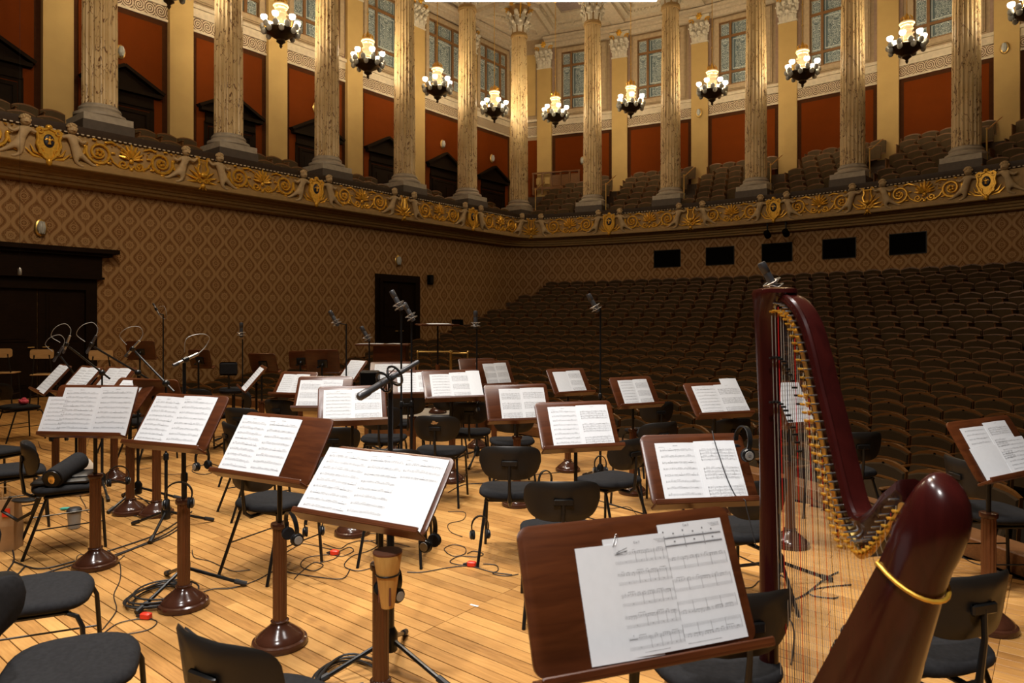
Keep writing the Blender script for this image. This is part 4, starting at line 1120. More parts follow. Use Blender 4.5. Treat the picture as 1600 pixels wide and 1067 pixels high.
for st in ('part', 'part2', 'part3', 'score', 'score2', 'piano1', 'piano2'):
    NOTES[st] = [notation(st, hash(st) % 97+i if False else (len(st)*13+ord(st[-1])*7+i*5)) for i in range(3 if st in ('part', 'score', 'part2') else 1)]
def board_matrix(z, t, H, off=0.05):
    return axes((0, -(H*.4*sin(t)+off), z), (1, 0, 0), (0, sin(t), cos(t)), (0, -cos(t), sin(t)))
def music_stand(x, y, z, yaw, tilt, W, H, label, short, pages=(), mats='desk', post=True, group=None):
    yaw = rad(yaw); t = rad(tilt)
    fx = x+(-sin(yaw))*(H*.4*sin(t)+.05); fy = y+cos(yaw)*(H*.4*sin(t)+.05)
    R0 = T(fx, fy, 0, yaw)
    s = thing('music_stand', label, 'music stand', R0, group)
    link('base', SB, s); 
    ph = min(1.0, (z-.14)/.626)
    link('post', SPO, s, Matrix.Diagonal((1, 1, 1, 1)) if ph == 1 else Matrix.Translation((0, 0, .125*(1-ph))) @ Matrix.Diagonal((1, 1, ph, 1)))
    link('collar', SCO, s, Matrix.Translation((0, 0, .6*(ph-1)+.125*(1-ph))))
    zt = .60*ph; hz = z+H*.4*cos(t)
    mb = MB(); mb.tube([(0, 0, zt), (0, 0, hz-.02)], .0125, 8); mb.tube([(0, 0, hz-.03), (0, -.03, hz)], .014, 8)
    obj('rod', mb, M_['metal'], s)
    B = board_matrix(z, t, H)
    mb = MB(); mb.cbox((0, 0, 0), (.12, .10, .02), .004, B @ T(0, H*.4, -.024)); mb.lathe([(.002, 0), (.018, .002), (.016, .02), (.002, .022)], 10, M=T(.05, 0, hz-.06)); obj('hinge', mb, M_['metal'], s)
    k = (round(W, 2), round(H, 2))
    if k not in boards_c:
        mb = MB(); r = rrect(W, H, .032)
        r[0:12] = [(W/2, 0.0), (W/2, 0.03), (W/2, 0.06), (W/2, .1), (W/2, .12), (W/2, .14)]+r[6:12] if False else r[0:12]
        ins = [(px*(1-.008/W*2), H/2+(py-H/2)*(1-.008/H*2)) for px, py in r]
        mb.loft([[(px, py, -.017) for px, py in ins], [(px, py, -.013) for px, py in r], [(px, py, -.004) for px, py in r], [(px, py, 0) for px, py in ins]])
        b = mesh('board', mb, M_[mats])
        mb = MB(); mb.cbox((0, -.006, .022), (W+.012, .014, .078), .003); mb.cbox((0, .002, .058), (W+.012, .018, .008), .003); l = mesh('ledge', mb, M_[mats], False)
        boards_c[k] = (b, l)
    b, l = boards_c[k]
    link('board', b, s, B); link('ledge', l, s, B)
    BW_ = R0 @ B; stands[short] = BW_
    for n, (u0, u1, v0, v1, sty, lb) in enumerate(pages):
        w_, h_ = (u1-u0)*W, (v1-v0)*H
        M = BW_ @ Matrix.Translation((-W/2+u0*W, v0*H+.002, .0005+.0012*(n % 2)+.0005*n)) @ Matrix.Rotation(rad((n*37 % 5-2)*.25), 4, 'Z') @ Matrix.Diagonal((w_, h_, 1, 1))
        p = link('sheet_music', PAGE, None, M); tag(p, lb+' on the '+short, 'sheet music')
        if sty: link('printed_notes', NOTES[sty][(n+len(label)) % len(NOTES[sty])], p)
        if sty in ('piano1', 'piano2'):
            cu = bpy.data.curves.new('title', 'FONT'); cu.body = 'Cue 3' if sty == 'piano1' else 'Cue 5'; cu.size = .085; cu.align_x = 'CENTER'
            to = bpy.data.objects.new('title', cu); C.objects.link(to)
            me = bpy.data.meshes.new_from_object(to.evaluated_get(bpy.context.evaluated_depsgraph_get())); bpy.data.objects.remove(to)
            me.materials.clear(); me.materials.append(M_['ink'])
            xc = .5 if sty == 'piano1' else .42
            link('printed_title', me, p, Matrix.Translation((xc, .935 if sty == 'piano1' else .965, page_z(xc)+.0009)) @ Matrix.Diagonal((.45, .32, 1, 1)))
    return s
P2 = lambda a, m, b, v, s1, s2: [(a, m, 0, v, s1, 'left page of music'), (m, b, 0, v+.01, s2, 'right page of music')]
SD = [
 (-5.04, 1.76, .90, 32, 23, .59, .35, 'front wooden music stand at far left, three overlapping pages hanging past its left edge', 'front stand at far left with overhanging pages',
    [(-.08, .30, 0, .74, 'score2', 'turned narrow page of music'), (.10, .56, .0, .93, 'part', 'left page of music'), (.55, 1.0, .0, .95, 'part2', 'right page of music')]),
 (-3.94, 1.79, .94, 17, 33, .57, .34, 'front wooden music stand with round headphones hung on its post, second from left', 'front stand above the round headphones',
    [(.03, .43, 0, .92, 'part', 'left page of music'), (.42, .87, 0, .95, 'part2', 'right page of music')]),
 (-3.10, 1.87, .87, 11, 32, .62, .35, 'front wooden music stand whose right third of board is bare', 'front stand with bare right third',
    [(-.02, .32, 0, .93, 'part', 'left page of music'), (.31, .68, 0, .93, 'part2', 'right page of music')]),
 (-2.24, 1.79, .82, 11, 41, .64, .35, 'front wooden music stand with a wooden mute hung on its post', 'front stand above the wooden mute',
    [(-.06, .36, 0, .95, 'part', 'left page of music'), (.62, .97, 0, .95, 'part3', 'right mostly blank page'), (.33, .67, 0, .95, 'part2', 'middle page of music')]),
 (-.79, 1.55, .81, 58, 23, .63, .35, 'nearest wooden music stand, left of the harp column', 'nearest stand beside the harp',
    [(.23, .55, .02, .80, None, 'blank left strip of paper'), (.36, .66, .03, .84, 'piano1', 'left page titled Cue 3'), (.63, .95, .03, .90, 'piano2', 'right page titled Cue 5')]),
 (-1.20, 2.85, .86, 47, 33, .49, .33, 'wooden music stand with black headphones over its right corner, behind the harp column', 'stand with headphones over its corner', P2(.12, .50, .90, .86, 'part2', 'score')),
 (-2.32, 3.59, .86, 54, 32, .52, .33, 'greyish wooden music stand with a wide score, between the two black chairs with empty seats', 'stand behind the nearest black chair backs', P2(.15, .52, .93, .88, 'part2', 'score')),
 (-3.73, 4.77, .77, 53, 31, .59, .37, 'pale reflecting wooden music stand left of the two-chair gap, pages at its right', 'pale stand in the middle of the stage', P2(.22, .56, .94, .86, 'score', 'score')),
 (-4.80, 5.06, .86, 56, 40, .61, .38, 'pale reflecting music stand with three white pages, above a black chair back', 'pale stand with three white pages',
    [(.12, .48, 0, .84, 'score2', 'left page of music'), (.76, 1.0, .02, .93, None, 'blank right page'), (.47, .83, 0, .88, 'score', 'middle page of music')]),
 (-5.38, 6.45, .87, 72, 29, .49, .34, 'small-looking reddish music stand, leftmost of the four at the stage edge', 'leftmost stand of the edge row', P2(.18, .52, .88, .88, 'score', 'score')),
 (-4.16, 6.27, .86, 68, 34, .50, .33, 'reddish music stand at the stage edge with one blank left page', 'edge stand with a blank left page', [(.13, .50, 0, .86, None, 'blank left page'), (.49, .86, 0, .88, 'score', 'right page of music')]),
 (-3.12, 5.83, .85, 64, 32, .49, .32, 'reddish music stand at the stage edge before the dark stall seats, third from the left', 'third stand of the edge row', P2(.17, .53, .86, .87, 'score2', 'score')),
 (-2.21, 5.60, .86, 58, 38, .54, .34, 'reddish music stand at the stage edge with a page sticking up over its top', 'edge stand with a page sticking up', [(.70, 1.02, .25, 1.08, None, 'raised white page'), (.13, .56, 0, .88, 'part2', 'left page of music'), (.55, 1.02, 0, .90, 'score', 'right page of music')]),
 (-4.20, 3.30, .88, 53, 40, .52, .35, 'wooden music stand directly behind the black shotgun-like boom microphone', 'stand behind the centre microphone', P2(.08, .50, .93, .88, 'part2', 'score')),
 (-5.23, 3.75, .86, 39, 32, .51, .34, 'wooden music stand overlapped by the one behind the centre microphone', 'stand left of the centre microphone', P2(.05, .45, .83, .86, 'score', 'part2')),
 (-6.42, 4.21, .86, 20, 36, .47, .31, 'wooden music stand turned left, leftmost of the middle cluster', 'leftmost stand of the middle cluster', P2(.10, .46, .82, .86, 'part', 'part2')),
 (-6.41, 5.63, .89, 45, 43, .56, .36, 'wooden music stand in the back of the middle cluster below the flat conducting desk', 'back stand of the middle cluster', P2(.10, .50, .90, .86, 'part', 'score')),
 (-5.38, 5.04, .86, 53, 45, .56, .37, 'wooden music stand half hidden behind the pale stand with three pages', 'half hidden stand of the middle cluster', P2(.20, .58, .94, .88, 'part2', 'score')),
 (-.20, 4.45, .84, 68, 30, .63, .33, 'wooden music stand at the right edge of the view with an open folder', 'stand at the right edge', [(.12, .50, .20, .86, 'score2', 'upper left sheet of music'), (.49, .86, .22, .90, 'score', 'upper right sheet of music'), (.10, .52, .0, .52, None, 'front blank folder leaf'), (.51, .98, .0, .60, 'score2', 'front right sheet of music')]),
]
for d in SD: music_stand(*d)
def stand_at(px, dist, z, yaw, tilt, W, H, *a, **k):
    p = at(px, YH, dist); return music_stand(p.x, p.y, z, yaw, tilt, W, H, *a, **k)
stand_at(61, 7.0, .93, -8, 40, .55, .36, 'left-hand music stand with a single slanting white page, beside the pink cloth', 'slanted stand beside the pink cloth', [(.06, .50, 0, .95, 'score2', 'left page of music'), (.49, .95, 0, .95, 'part', 'right page of music')])
stand_at(103, 6.6, .94, 2, 40, .50, .36, 'left-hand music stand with two slanting pages under a boom microphone', 'slanted stand under the boom microphone', P2(.10, .5, .95, .92, 'part', 'part'))
stand_at(158, 7.0, .92, 12, 40, .50, .34, 'music stand at the left whose pages show over the front stand, farther one', 'farther stand behind the front stand at far left', P2(.15, .5, .9, .92, 'part', 'part2'))
stand_at(180, 5.8, .90, 14, 40, .50, .34, 'music stand at the left whose top just shows over the front stand, nearer one', 'nearer stand behind the front stand at far left', [(.15, .75, 0, .90, 'part', 'page of music')])
stand_at(257, 5.95, .84, 205, 18, .46, .34, 'plain wooden music stand seen from behind between the two left front stands', 'back-turned plain stand')
stand_at(380, 7.6, .90, -25, 40, .52, .34, 'music stand seen edge-on from the side with a bright strip of pages', 'edge-on stand', [(.1, .9, 0, .9, 'part', 'bright page of music')])
stand_at(222, 11.0, 1.06, 225, 15, .44, .30, 'dark brown empty music stand before the damask wall, leftmost', 'dark stand before the damask wall, leftmost')
stand_at(316, 9.5, 1.02, 205, 15, .34, .26, 'dark empty music stand before the damask wall behind the horizontal microphone', 'dark stand behind the horizontal microphone')
stand_at(415, 9.0, 1.0, 205, 20, .40, .26, 'dark empty music stand before the damask wall right of the stool', 'dark stand right of the stool')
stand_at(472, 9.4, 1.02, 215, 10, .34, .24, 'black empty music stand partly behind another dark one before the damask wall', 'black stand partly hidden')
stand_at(506, 8.6, 1.02, 218, 15, .42, .30, 'dark brown empty music stand before the damask wall, rightmost', 'dark stand before the damask wall, rightmost')
stand_at(540, 8.2, .96, -2, 40, .36, .30, 'music stand with one leaning page, left of a black monitor', 'stand with one leaning page', [(.1, .9, 0, .95, 'part', 'leaning page of music')])
stand_at(1254, 4.95, .90, 60, 30, .40, .36, 'music stand seen only through the harp strings', 'stand behind the harp strings', [(.2, .8, 0, .95, 'score2', 'white page of music')])
stand_at(750, 8.9, .90, 58, 32, .50, .32, 'dark music stand tucked behind the leftmost edge stand', 'tucked-away stand')

# ------------------------------------------------------------------ black orchestra chairs
def chair_proto():
    t = thing('orchestra_chair', 'x', 'chair')
    def sup(n, a, b, e, cy=0.0):
        return [(a*abs(cos(2*PI*i/n))**e*(1 if cos(2*PI*i/n) >= 0 else -1), cy+b*abs(sin(2*PI*i/n))**e*(1 if sin(2*PI*i/n) >= 0 else -1)) for i in range(n)]
    o = sup(28, .225, .215, .62, .01); mb = MB()
    def sag(x, y): return .010*(x/.22)**2-.012*max(0, y/.2)**2
    mb.loft([[(x*k, .01+(y-.01)*k, z+sag(x*k, y*k)) for x, y in o] for k, z in ((.93, .435), (1, .447), (1, .462), (.96, .478), (.86, .487), (.55, .488), (.05, .484))])
    obj('seat', mb, M_['cushion'], t, ang=60)
    def shell(w, h, e, yf, yb, zc):
        ol = [(x*(1+.16*min(0, z/h)), z) for x, z in sup(30, w, h, e)]; mb = MB()
        f = lambda x, z, o_: (x, -.245+1.8*x*x-.16*(z)+o_, zc+z)
        rings = [[f(x*k, z*k, yf) for x, z in ol] for k in (.04, .5, .93)]+[[f(x, z, (yf+yb)/2) for x, z in ol]]+[[f(x*k, z*k, yb) for x, z in ol] for k in (.93, .5, .04)]
        return mb.loft(rings)
    obj('backrest', shell(.212, .118, .52, .004, -.014, .70), M_['shell'], t, ang=50)
    obj('back_cushion', shell(.196, .102, .52, .024, .004, .70), M_['cushion'], t, ang=60)
    mb = MB(); mb.cbox((0, -.262, .70), (.11, .018, .04), .006); mb.tube([(0, -.262, .70), (0, -.265, .60), (0, -.245, .44), (0, -.20, .405), (0, -.02, .405)], [.010, .010, .013, .013, .013], 8); obj('spine', mb, M_['metal'], t)
    for s in (-1, 1):
        obj('leg', MB().tube([(s*.205, .235, 0), (s*.19, .215, .36), (s*.185, .195, .405), (s*.175, .15, .425), (s*.17, -.14, .42)], .0105, 8), M_['metal'], t)
        obj('leg', MB().tube([(s*.215, -.265, 0), (s*.17, -.12, .42)], .0105, 8), M_['metal'], t)
        obj('stretcher', MB().tube([(s*.198, .222, .20), (s*.197, -.205, .20)], .005, 6), M_['metal'], t)
    mb = MB(); mb.tube([(-.175, .15, .42), (.175, .15, .42)], .009, 6); mb.tube([(-.175, -.12, .415), (.175, -.12, .415)], .009, 6); mb.box((0, 0, .425), (.30, .26, .012)); obj('seat_frame', mb, M_['metal'], t)
    return t
CH = [  # px of seat centre, depth, facing (deg from +Y, positive turns left), height scale, label
 (105, 2.42, -28, .93, 'nearest black orchestra chair at the bottom left corner, seat towards the stage'),
 (52, 3.02, -28, .97, 'black orchestra chair at the left edge, second from the bottom left corner'),
 ('b', 325, 1.86, 10, .98, 'black orchestra chair at the bottom edge showing only its curved back'),
 (20, 5.55, -15, .97, 'black orchestra chair seat at the left edge behind the chair with the cylinder case'),
 ('b', 38, 4.9, -14, .97, 'black orchestra chair holding a black cylinder case and folded bag'),
 (-8, 6.3, 20, 1.0, 'black orchestra chair cut by the left edge, third chair up from the bottom'),
 (30, 9.6, 10, 1.0, 'black orchestra chair at far left below the beech stools, slim legs'),
 (428, 4.6, 12, .97, 'black orchestra chair half under the front stand with bare right third'),
 ('b', 609, 4.6, 36, .98, 'black orchestra chair behind the front stand with the mute'),
 (799, 4.85, 36, 1.0, 'black orchestra chair in mid stage with headphones hung on its front leg'),
 ('b', 880, 3.70, 40, .97, 'black orchestra chair back just above the nearest music stand'),
 (952, 5.2, 78, .98, 'black orchestra chair turned left with its seat beside a brown post, right of mid stage'),
 ('b', 680, 6.1, 32, 1.0, 'black orchestra chair with a worn tan patch on its back'),
 ('b', 733, 7.2, 40, .99, 'black orchestra chair with headphones over its back corner'),
 (700, 8.5, 50, 1.0, 'black orchestra chair at the foot of the podium, seat in front of it'),
 (636, 8.1, 50, 1.0, 'black orchestra chair left of the podium, partly behind pages'),
 (600, 7.0, 38, 1.0, 'black orchestra chair behind the centre microphone post'),
 (1008, 6.1, 66, .97, 'black orchestra chair right of mid stage facing left before the stall seats'),
 ('b', 1032, 7.3, 60, .98, 'black orchestra chair at the stage edge behind the third edge stand'),
 ('b', 1150, 6.1, 58, .97, 'black orchestra chair at the stage edge behind the stand with a page sticking up'),
 ('b', 1347, 5.3, 46, .98, 'black orchestra chair seen right of the harp neck'),
 (1556, 4.3, -50, .98, 'black orchestra chair under the stand at the right edge'),
 ('b', 1530, 2.32, 56, .98, 'black orchestra chair at the bottom right corner beside the harp body'),
 (1110, 2.46, 50, .95, 'black orchestra chair under the nearest music stand'),
 (1150, 4.0, 60, .96, 'black orchestra chair seat between the headphone stand and the nearest stand'),
 ('b', 372, 6.8, 22, .98, 'black orchestra chair in the left middle, farther of two close together'),
 ('b', 354, 5.8, -14, .98, 'black orchestra chair in the left middle, nearer of two close together'),
 (415, 8.4, -30, 1.0, 'black orchestra chair with pale inner back, right of the edge-on stand'),
 (455, 7.6, 20, 1.0, 'black orchestra chair under the leftmost stand of the middle cluster'),
 ('b', 520, 5.6, 40, .97, 'black orchestra chair under the stand behind the centre microphone'),
 (200, 8.8, 25, 1.0, 'black orchestra chair in the dim left rear, left of two low backs'),
 (232, 8.2, 10, 1.0, 'black orchestra chair in the dim left rear, right of two low backs'),
 (330, 8.8, 15, 1.0, 'black orchestra chair in the dim left rear under the dark stand'),
 (800, 6.9, 45, .98, 'black orchestra chair hidden behind the pale stand in mid stage'),
]
proto = chair_proto(); first = True
chairs = []
for q in CH:
    px, d, ph, hs, lb = q[-5:]; p = at(px, YH, d)
    if q[0] == 'b': p = p+Vector((-sin(rad(ph)), cos(rad(ph)), 0))*.245
    M = T(p.x, p.y, 0, rad(ph)) @ Matrix.Diagonal((1, 1, hs, 1))
    if first: o = proto; o.matrix_world = M; o['label'] = lb; first = False
    else: o = dup(proto, M, lb)
    chairs.append(o)
# ------------------------------------------------------------------ microphones and their stands
def mic_stand(px, d, h, label, boom=None, a0=0.3, thick=1.0, tripod=True, base_py=None, lean=(0, 0), arm=None):
    p = at(px, YH, d); t = thing('microphone_stand', label, 'microphone stand', T(p.x, p.y, 0))
    hx, hy = lean
    obj('pole', MB().tube([(0, 0, .10), (hx*.5, hy*.5, h*.5), (hx*.5, hy*.5, h*.5+.01), (hx, hy, h)], [.013*thick, .013*thick, .009*thick, .009*thick], 8), M_['metal'], t)
    mb = MB(); mb.lathe([(.015, .08), (.034, .09), (.036, .17), (.02, .20)], 10); obj('hub', mb, M_['metal'], t)
    for k in range(3):
        a = a0+k*2*PI/3
        l = obj('leg', MB().tube([(.02*cos(a), .02*sin(a), .14), (.33*cos(a), .33*sin(a), .022)], .011, 8), M_['metal'], t)
        obj('rubber_foot', MB().tube([(.29*cos(a), .29*sin(a), .038), (.36*cos(a), .36*sin(a), .014)], .016, 8), M_['rubber'], l)
    mb = MB(); mb.lathe([(.012, h*.5-.03), (.02, h*.5-.025), (.02, h*.5+.02), (.012, h*.5+.03)], 10, (hx*.5, hy*.5, 0)); obj('clutch', mb, M_['metal'], t)
    if arm is not None: obj('arm', MB().tube([(hx, hy, h-.01), (arm.x-p.x, arm.y-p.y, arm.z)], .006, 6), M_['metal'], t)
    if boom is not None:
        b0, b1 = boom; L = p; b0 = (b0.x-p.x, b0.y-p.y, b0.z); b1 = (b1.x-p.x, b1.y-p.y, b1.z)
        obj('boom', MB().tube([b0, b1], .009, 8), M_['metal'], t); obj('boom_clamp', MB().ball((hx, hy, h), .03, 8, 6), M_['metal'], t)
    return t
def smooth(pts, n=6):
    P = [Vector(p) for p in pts]; o = []
    for i in range(len(P)-1):
        a, b, c, d = P[max(0, i-1)], P[i], P[i+1], P[min(len(P)-1, i+2)]
        for k in range(n):
            t = k/n; o.append(.5*((2*b)+(c-a)*t+(2*a-5*b+4*c-d)*t*t+(3*b-a-3*c+d)*t**3))
    o.append(P[-1]); return o
def microphone(pos, dr, kind, label):
    dr = Vector(dr).normalized(); q = dr.to_track_quat('Z', 'Y').to_matrix().to_4x4(); M = Matrix.Translation(pos) @ q
    t = thing('microphone', label, 'microphone', M)
    if kind == 'big':
        obj('body', MB().lathe([(.005, -.10), (.022, -.098), (.024, -.05), (.024, .03), (.022, .035)], 14), M_['mic'], t)
        obj('grille', MB().lathe([(.022, .035), (.026, .04), (.026, .10), (.022, .108), (.004, .11)], 14), M_['mic'], t)
        mb = MB(); mb.tube([(.055*cos(a*PI/8), .055*sin(a*PI/8), -.03) for a in range(16)], .004, 5, closed=True); mb.tube([(.055*cos(a*PI/8), .055*sin(a*PI/8), -.07) for a in range(16)], .004, 5, closed=True)
        for k in range(6): a = k*PI/3; mb.tube([(.055*cos(a), .055*sin(a), -.03), (.023*cos(a+.5), .023*sin(a+.5), -.05), (.055*cos(a+1), .055*sin(a+1), -.07)], .0025, 4)
        obj('shock_mount', mb, M_['micl'], t)
    elif kind == 'shot':
        obj('body', MB().lathe([(.004, -.18), (.012, -.178), (.013, -.02), (.016, 0), (.016, .14), (.020, .15), (.020, .20), (.014, .21), (.004, .212)], 14), M_['mic'], t)
        mb = MB()
        for z in (-.02, .05): mb.tube([(.05*cos(a*PI/8), .05*sin(a*PI/8), z) for a in range(16)], .006, 5, closed=True)
        for k in range(6): a = k*PI/3; mb.tube([(.05*cos(a), .05*sin(a), -.02), (.02*cos(a+.5), .02*sin(a+.5), .015), (.05*cos(a+1), .05*sin(a+1), .05)], .003, 4)
        obj('shock_mount', mb, M_['metal'], t)
    else:
        c = 'micl' if kind == 'pale' else 'mic'
        obj('body', MB().lathe([(.004, -.09), (.0105, -.088), (.0115, .05), (.004, .052)], 12), M_[c], t)
        obj('grille', MB().lathe([(.0118, .05), (.0125, .055), (.0125, .085), (.004, .09)], 12), M_['mic'], t)
        obj('clip', MB().lathe([(.012, -.02), (.018, -.015), (.018, .015), (.012, .02)], 10), M_['metal'], t)
        obj('tail_cable', MB().tube(smooth([(0, 0, -.09), (.0, .02, -.15), (.03, .07, -.18), (.06, .12, -.12), (.05, .13, -.03), (.02, .05, .0)]), .003, 5), M_['grey'], t)
    return t
# centre microphone
mic_stand(610, 3.26, 1.37, 'black microphone stand with a thick post rising behind the front stand with the mute', a0=2.2, thick=1.4)
microphone(at(612, 590, 3.26), at(578, 611, 3.2)-at(645, 571, 3.4), 'shot', 'long black microphone pointing down-left above the centre of the stage')
for px, py, d, sx, lb in ((618, 470, 6.4, 627, 'taller'), (637, 488, 6.9, 643, 'shorter')):
    h = at(sx, py+14, d).z; mic_stand(sx, d, h, 'thin black stand of the %s of two round microphones before the small dark door' % lb, a0=.5, arm=at(px+4, py+7, d))
    microphone(at(px+2, py, d), (at(px-6, py-14, d)-at(px+8, py+12, d)), 'big', 'large round microphone before the small dark door, %s of the two' % lb)
for px, py, d, bx, vert, lb in ((522, 498, 8.2, 541, 0, 'slanting microphone in front of the damask wall, left of the small door'), (571, 522, 8.4, 577, 0, 'short slanting microphone left of the small door above the flat desk'),
        (743, 500, 8.0, 745, 1, 'upright microphone before the side ends of the stall rows'), (927, 474, 7.0, 938, 0, 'slanting microphone on a tall stand in front of the stall seats'),
        (1202, 434, 4.3, 1217, 0, 'dark microphone standing up behind the harp head'), (244, 483, 9.0, 255, 0, 'microphone on a tall stand before the damask wall at left'), (377, 516, 9.6, 380, 1, 'small upright microphone before the damask wall, right of the tall one')):
    h = at(bx, py+ (8 if not vert else 14), d).z
    mic_stand(bx if not vert else px+2, d, h, 'stand of the '+lb, a0=px*.1, arm=None if vert else at(px+3, py+6, d))
    microphone(at(px, py, d), (0, 0, 1) if vert else (at(px-5, py-10, d)-at(px+5, py+8, d)), 'big' if px != 244 else 'pale', lb)
# boom stands at the left
for px, py, d, bx, by, dirn, kind, sx, sd, lb in ((104, 538, 6.4, 172, 592, (8, -20), 'pale', 175, 6.6, 'boom microphone at far left with a looped cable, leftmost of three'),
        (143, 538, 6.0, 232, 592, (12, -22), 'dark', 219, 6.3, 'boom microphone at left, middle of three parallel ones'),
        (207, 545, 5.6, 272, 612, (18, -20), 'pale', 262, 5.4, 'pale boom microphone at left, rightmost of three parallel ones'),
        (91, 553, 6.8, 125, 596, (10, -16), 'dark', 128, 7.0, 'short dark boom microphone low at far left')):
    b1 = at(bx, by, sd); b0 = at(px+4, py+4, d); h = b0.z+(b1.z-b0.z)*.8
    c = b0.lerp(b1, .8); pxs = (c.x*cos(YAW)+c.y*sin(YAW)); dd = -c.x*sin(YAW)+c.y*cos(YAW)
    mic_stand(800+FPX*pxs/dd, dd, c.z, 'stand of the '+lb, boom=(b0, b1), a0=px*.3)
    microphone(at(px, py, d), at(px, py, d)-at(px+dirn[0], py+dirn[1], d), kind, lb)
mic_stand(288, 4.2, 1.40, 'black stand carrying the horizontal silver microphone, tripod at the second front stand', a0=.9, thick=1.2)
microphone(at(290, 562, 4.2), at(262, 575, 4.1)-at(320, 547, 4.3), 'pale', 'silver microphone lying nearly horizontal above the left front stands')

# ------------------------------------------------------------------ headphones
hp_me = {}
def headphones(pos, rz, label, tilt=0.0, open_=.078, roll=0.0, group=None):
    M = Matrix.Translation(pos) @ Matrix.Rotation(rz, 4, 'Z') @ Matrix.Rotation(tilt, 4, 'X') @ Matrix.Rotation(roll, 4, 'Y') @ Matrix.Scale(.80, 4)
    t = thing('headphones', label, 'headphones', M, group)
    k = round(open_, 3)
    if k not in hp_me:
        w = open_; mb = MB(); pr = []
        arc_ = [(w*1.12*sin(a)*(1 if abs(a) < 2 else 1), -.085+.085*cos(a)) for a in [rad(-112+14*i) for i in range(17)]]
        for x, z in arc_:
            nx, nz = x/ (w*1.12+1e-6), (z+.085)/.085; l = math.hypot(nx, nz) or 1; nx, nz = nx/l, nz/l
            pr.append([(x+nx*.004, -.013, z+nz*.004), (x+nx*.004, .013, z+nz*.004), (x-nx*.005, .012, z-nz*.005), (x-nx*.005, -.012, z-nz*.005)])
        mb.loft(pr); hb = mesh('headband', mb, M_['metal'], ang=50)
        e = []
        for s in (-1, 1):
            R = Matrix.Translation((s*w*.96, 0, -.150)) @ Matrix.Rotation(s*PI/2, 4, 'Y')
            mb = MB(); mb.lathe([(.030, .0), (.037, .004), (.038, .012), (.033, .020), (.012, .024), (.001, .024)], 18, M=R); cup = mesh('ear_cup', mb, M_['metal'])
            mb = MB(); mb.lathe([(.018, -.016), (.034, -.016), (.039, -.008), (.037, .0), (.02, .002)], 18, M=R); pad = mesh('ear_pad', mb, M_['cushion'])
            mb = MB(); mb.lathe([(.001, .0255), (.024, .0252), (.025, .023), (.02, .022)], 18, M=R); cap = mesh('cup_cap', mb, M_['grey'])
            mb = MB(); mb.tube([(s*w*1.04, 0, -.108), (s*w*1.08, 0, -.13), (s*w*1.06, 0, -.15)], .006, 6); yk = mesh('yoke', mb, M_['steel'])
            e.append((cup, pad, cap, yk))
        hp_me[k] = (hb, e)
    hb, e = hp_me[k]
    link('headband', hb, t)
    for cup, pad, cap, yk in e:
        c = link('ear_cup', cup, t); link('ear_pad', pad, c); link('cup_cap', cap, c); link('yoke', yk, t)
    return t
headphones(at(279, 753, 3.80), YAW+.3, 'round headphones hung on the post of the second front stand', open_=.078)
headphones(at(185, 728, 5.2), YAW+.6, 'headphones hung low between the two left front stands')
headphones(at(453, 800, 3.30), YAW-.9, 'headphones hung on the post of the front stand with bare right third', tilt=.1)
headphones(at(490, 800, 4.3), YAW+.25, 'headphones with both cups hanging under a chair edge, near the floor coil', open_=.062)
headphones(at(750, 806, 4.45), YAW+.2, 'headphones hung on the front leg of the mid stage chair', open_=.062)
headphones(at(611, 878, 2.86), YAW+2.4, 'headphones hung beside the wooden mute', open_=.075, tilt=.1)
headphones(at(672, 806, 3.05), YAW+1.2, 'headphones hung at the right corner of the front stand with the mute', open_=.055)
h8 = headphones(at(1163, 666, 3.10), rad(47-90), 'black headphones with grey caps over the corner of the stand beside the harp', tilt=-.12, open_=.075)
headphones(at(852, 735, 5.0), YAW+.5, 'headphones hung at the left lower corner of the stand behind the nearest chair backs', open_=.06)
headphones(at(938, 712, 5.6), YAW+.1, 'headphones hung between the stand post and the left-turned chair', open_=.055)
headphones(at(756, 622, 7.05), YAW+.3, 'headphones over the back corner of a chair in the middle')
headphones(at(316, 700, 4.7), YAW+1.0, 'headphones hung at the right corner of the second front stand', open_=.055)
headphones(at(88, 683, 6.4), YAW+.4, 'headphones lying on the floor boards at left', tilt=1.35)
# round maker's emblem on the cap of the near headphones: a slanted stroke in a rounded square
for ch in h8.children:
    if ch.name.startswith('ear_cup') :
        s = -1 if ch.data.vertices[0].co.x < 0 else 1
        R = Matrix.Translation((s*.075*.96, 0, -.150)) @ Matrix.Rotation(s*PI/2, 4, 'Y') @ Matrix.Rotation(PI/2, 4, 'Z')
        mb = MB(); q = rrect(.016, .012, .004, 4, -.006)
        mb.tube([(x, y, .0265) for x, y in q], .0008, 4, R, closed=True)
        mb.tube([(-.005, -.003, .0265), (-.001, -.003, .0265), (.002, .003, .0265), (.005, .003, .0265)], .0011, 4, R)
        obj('emblem', mb, M_['ink'], ch)

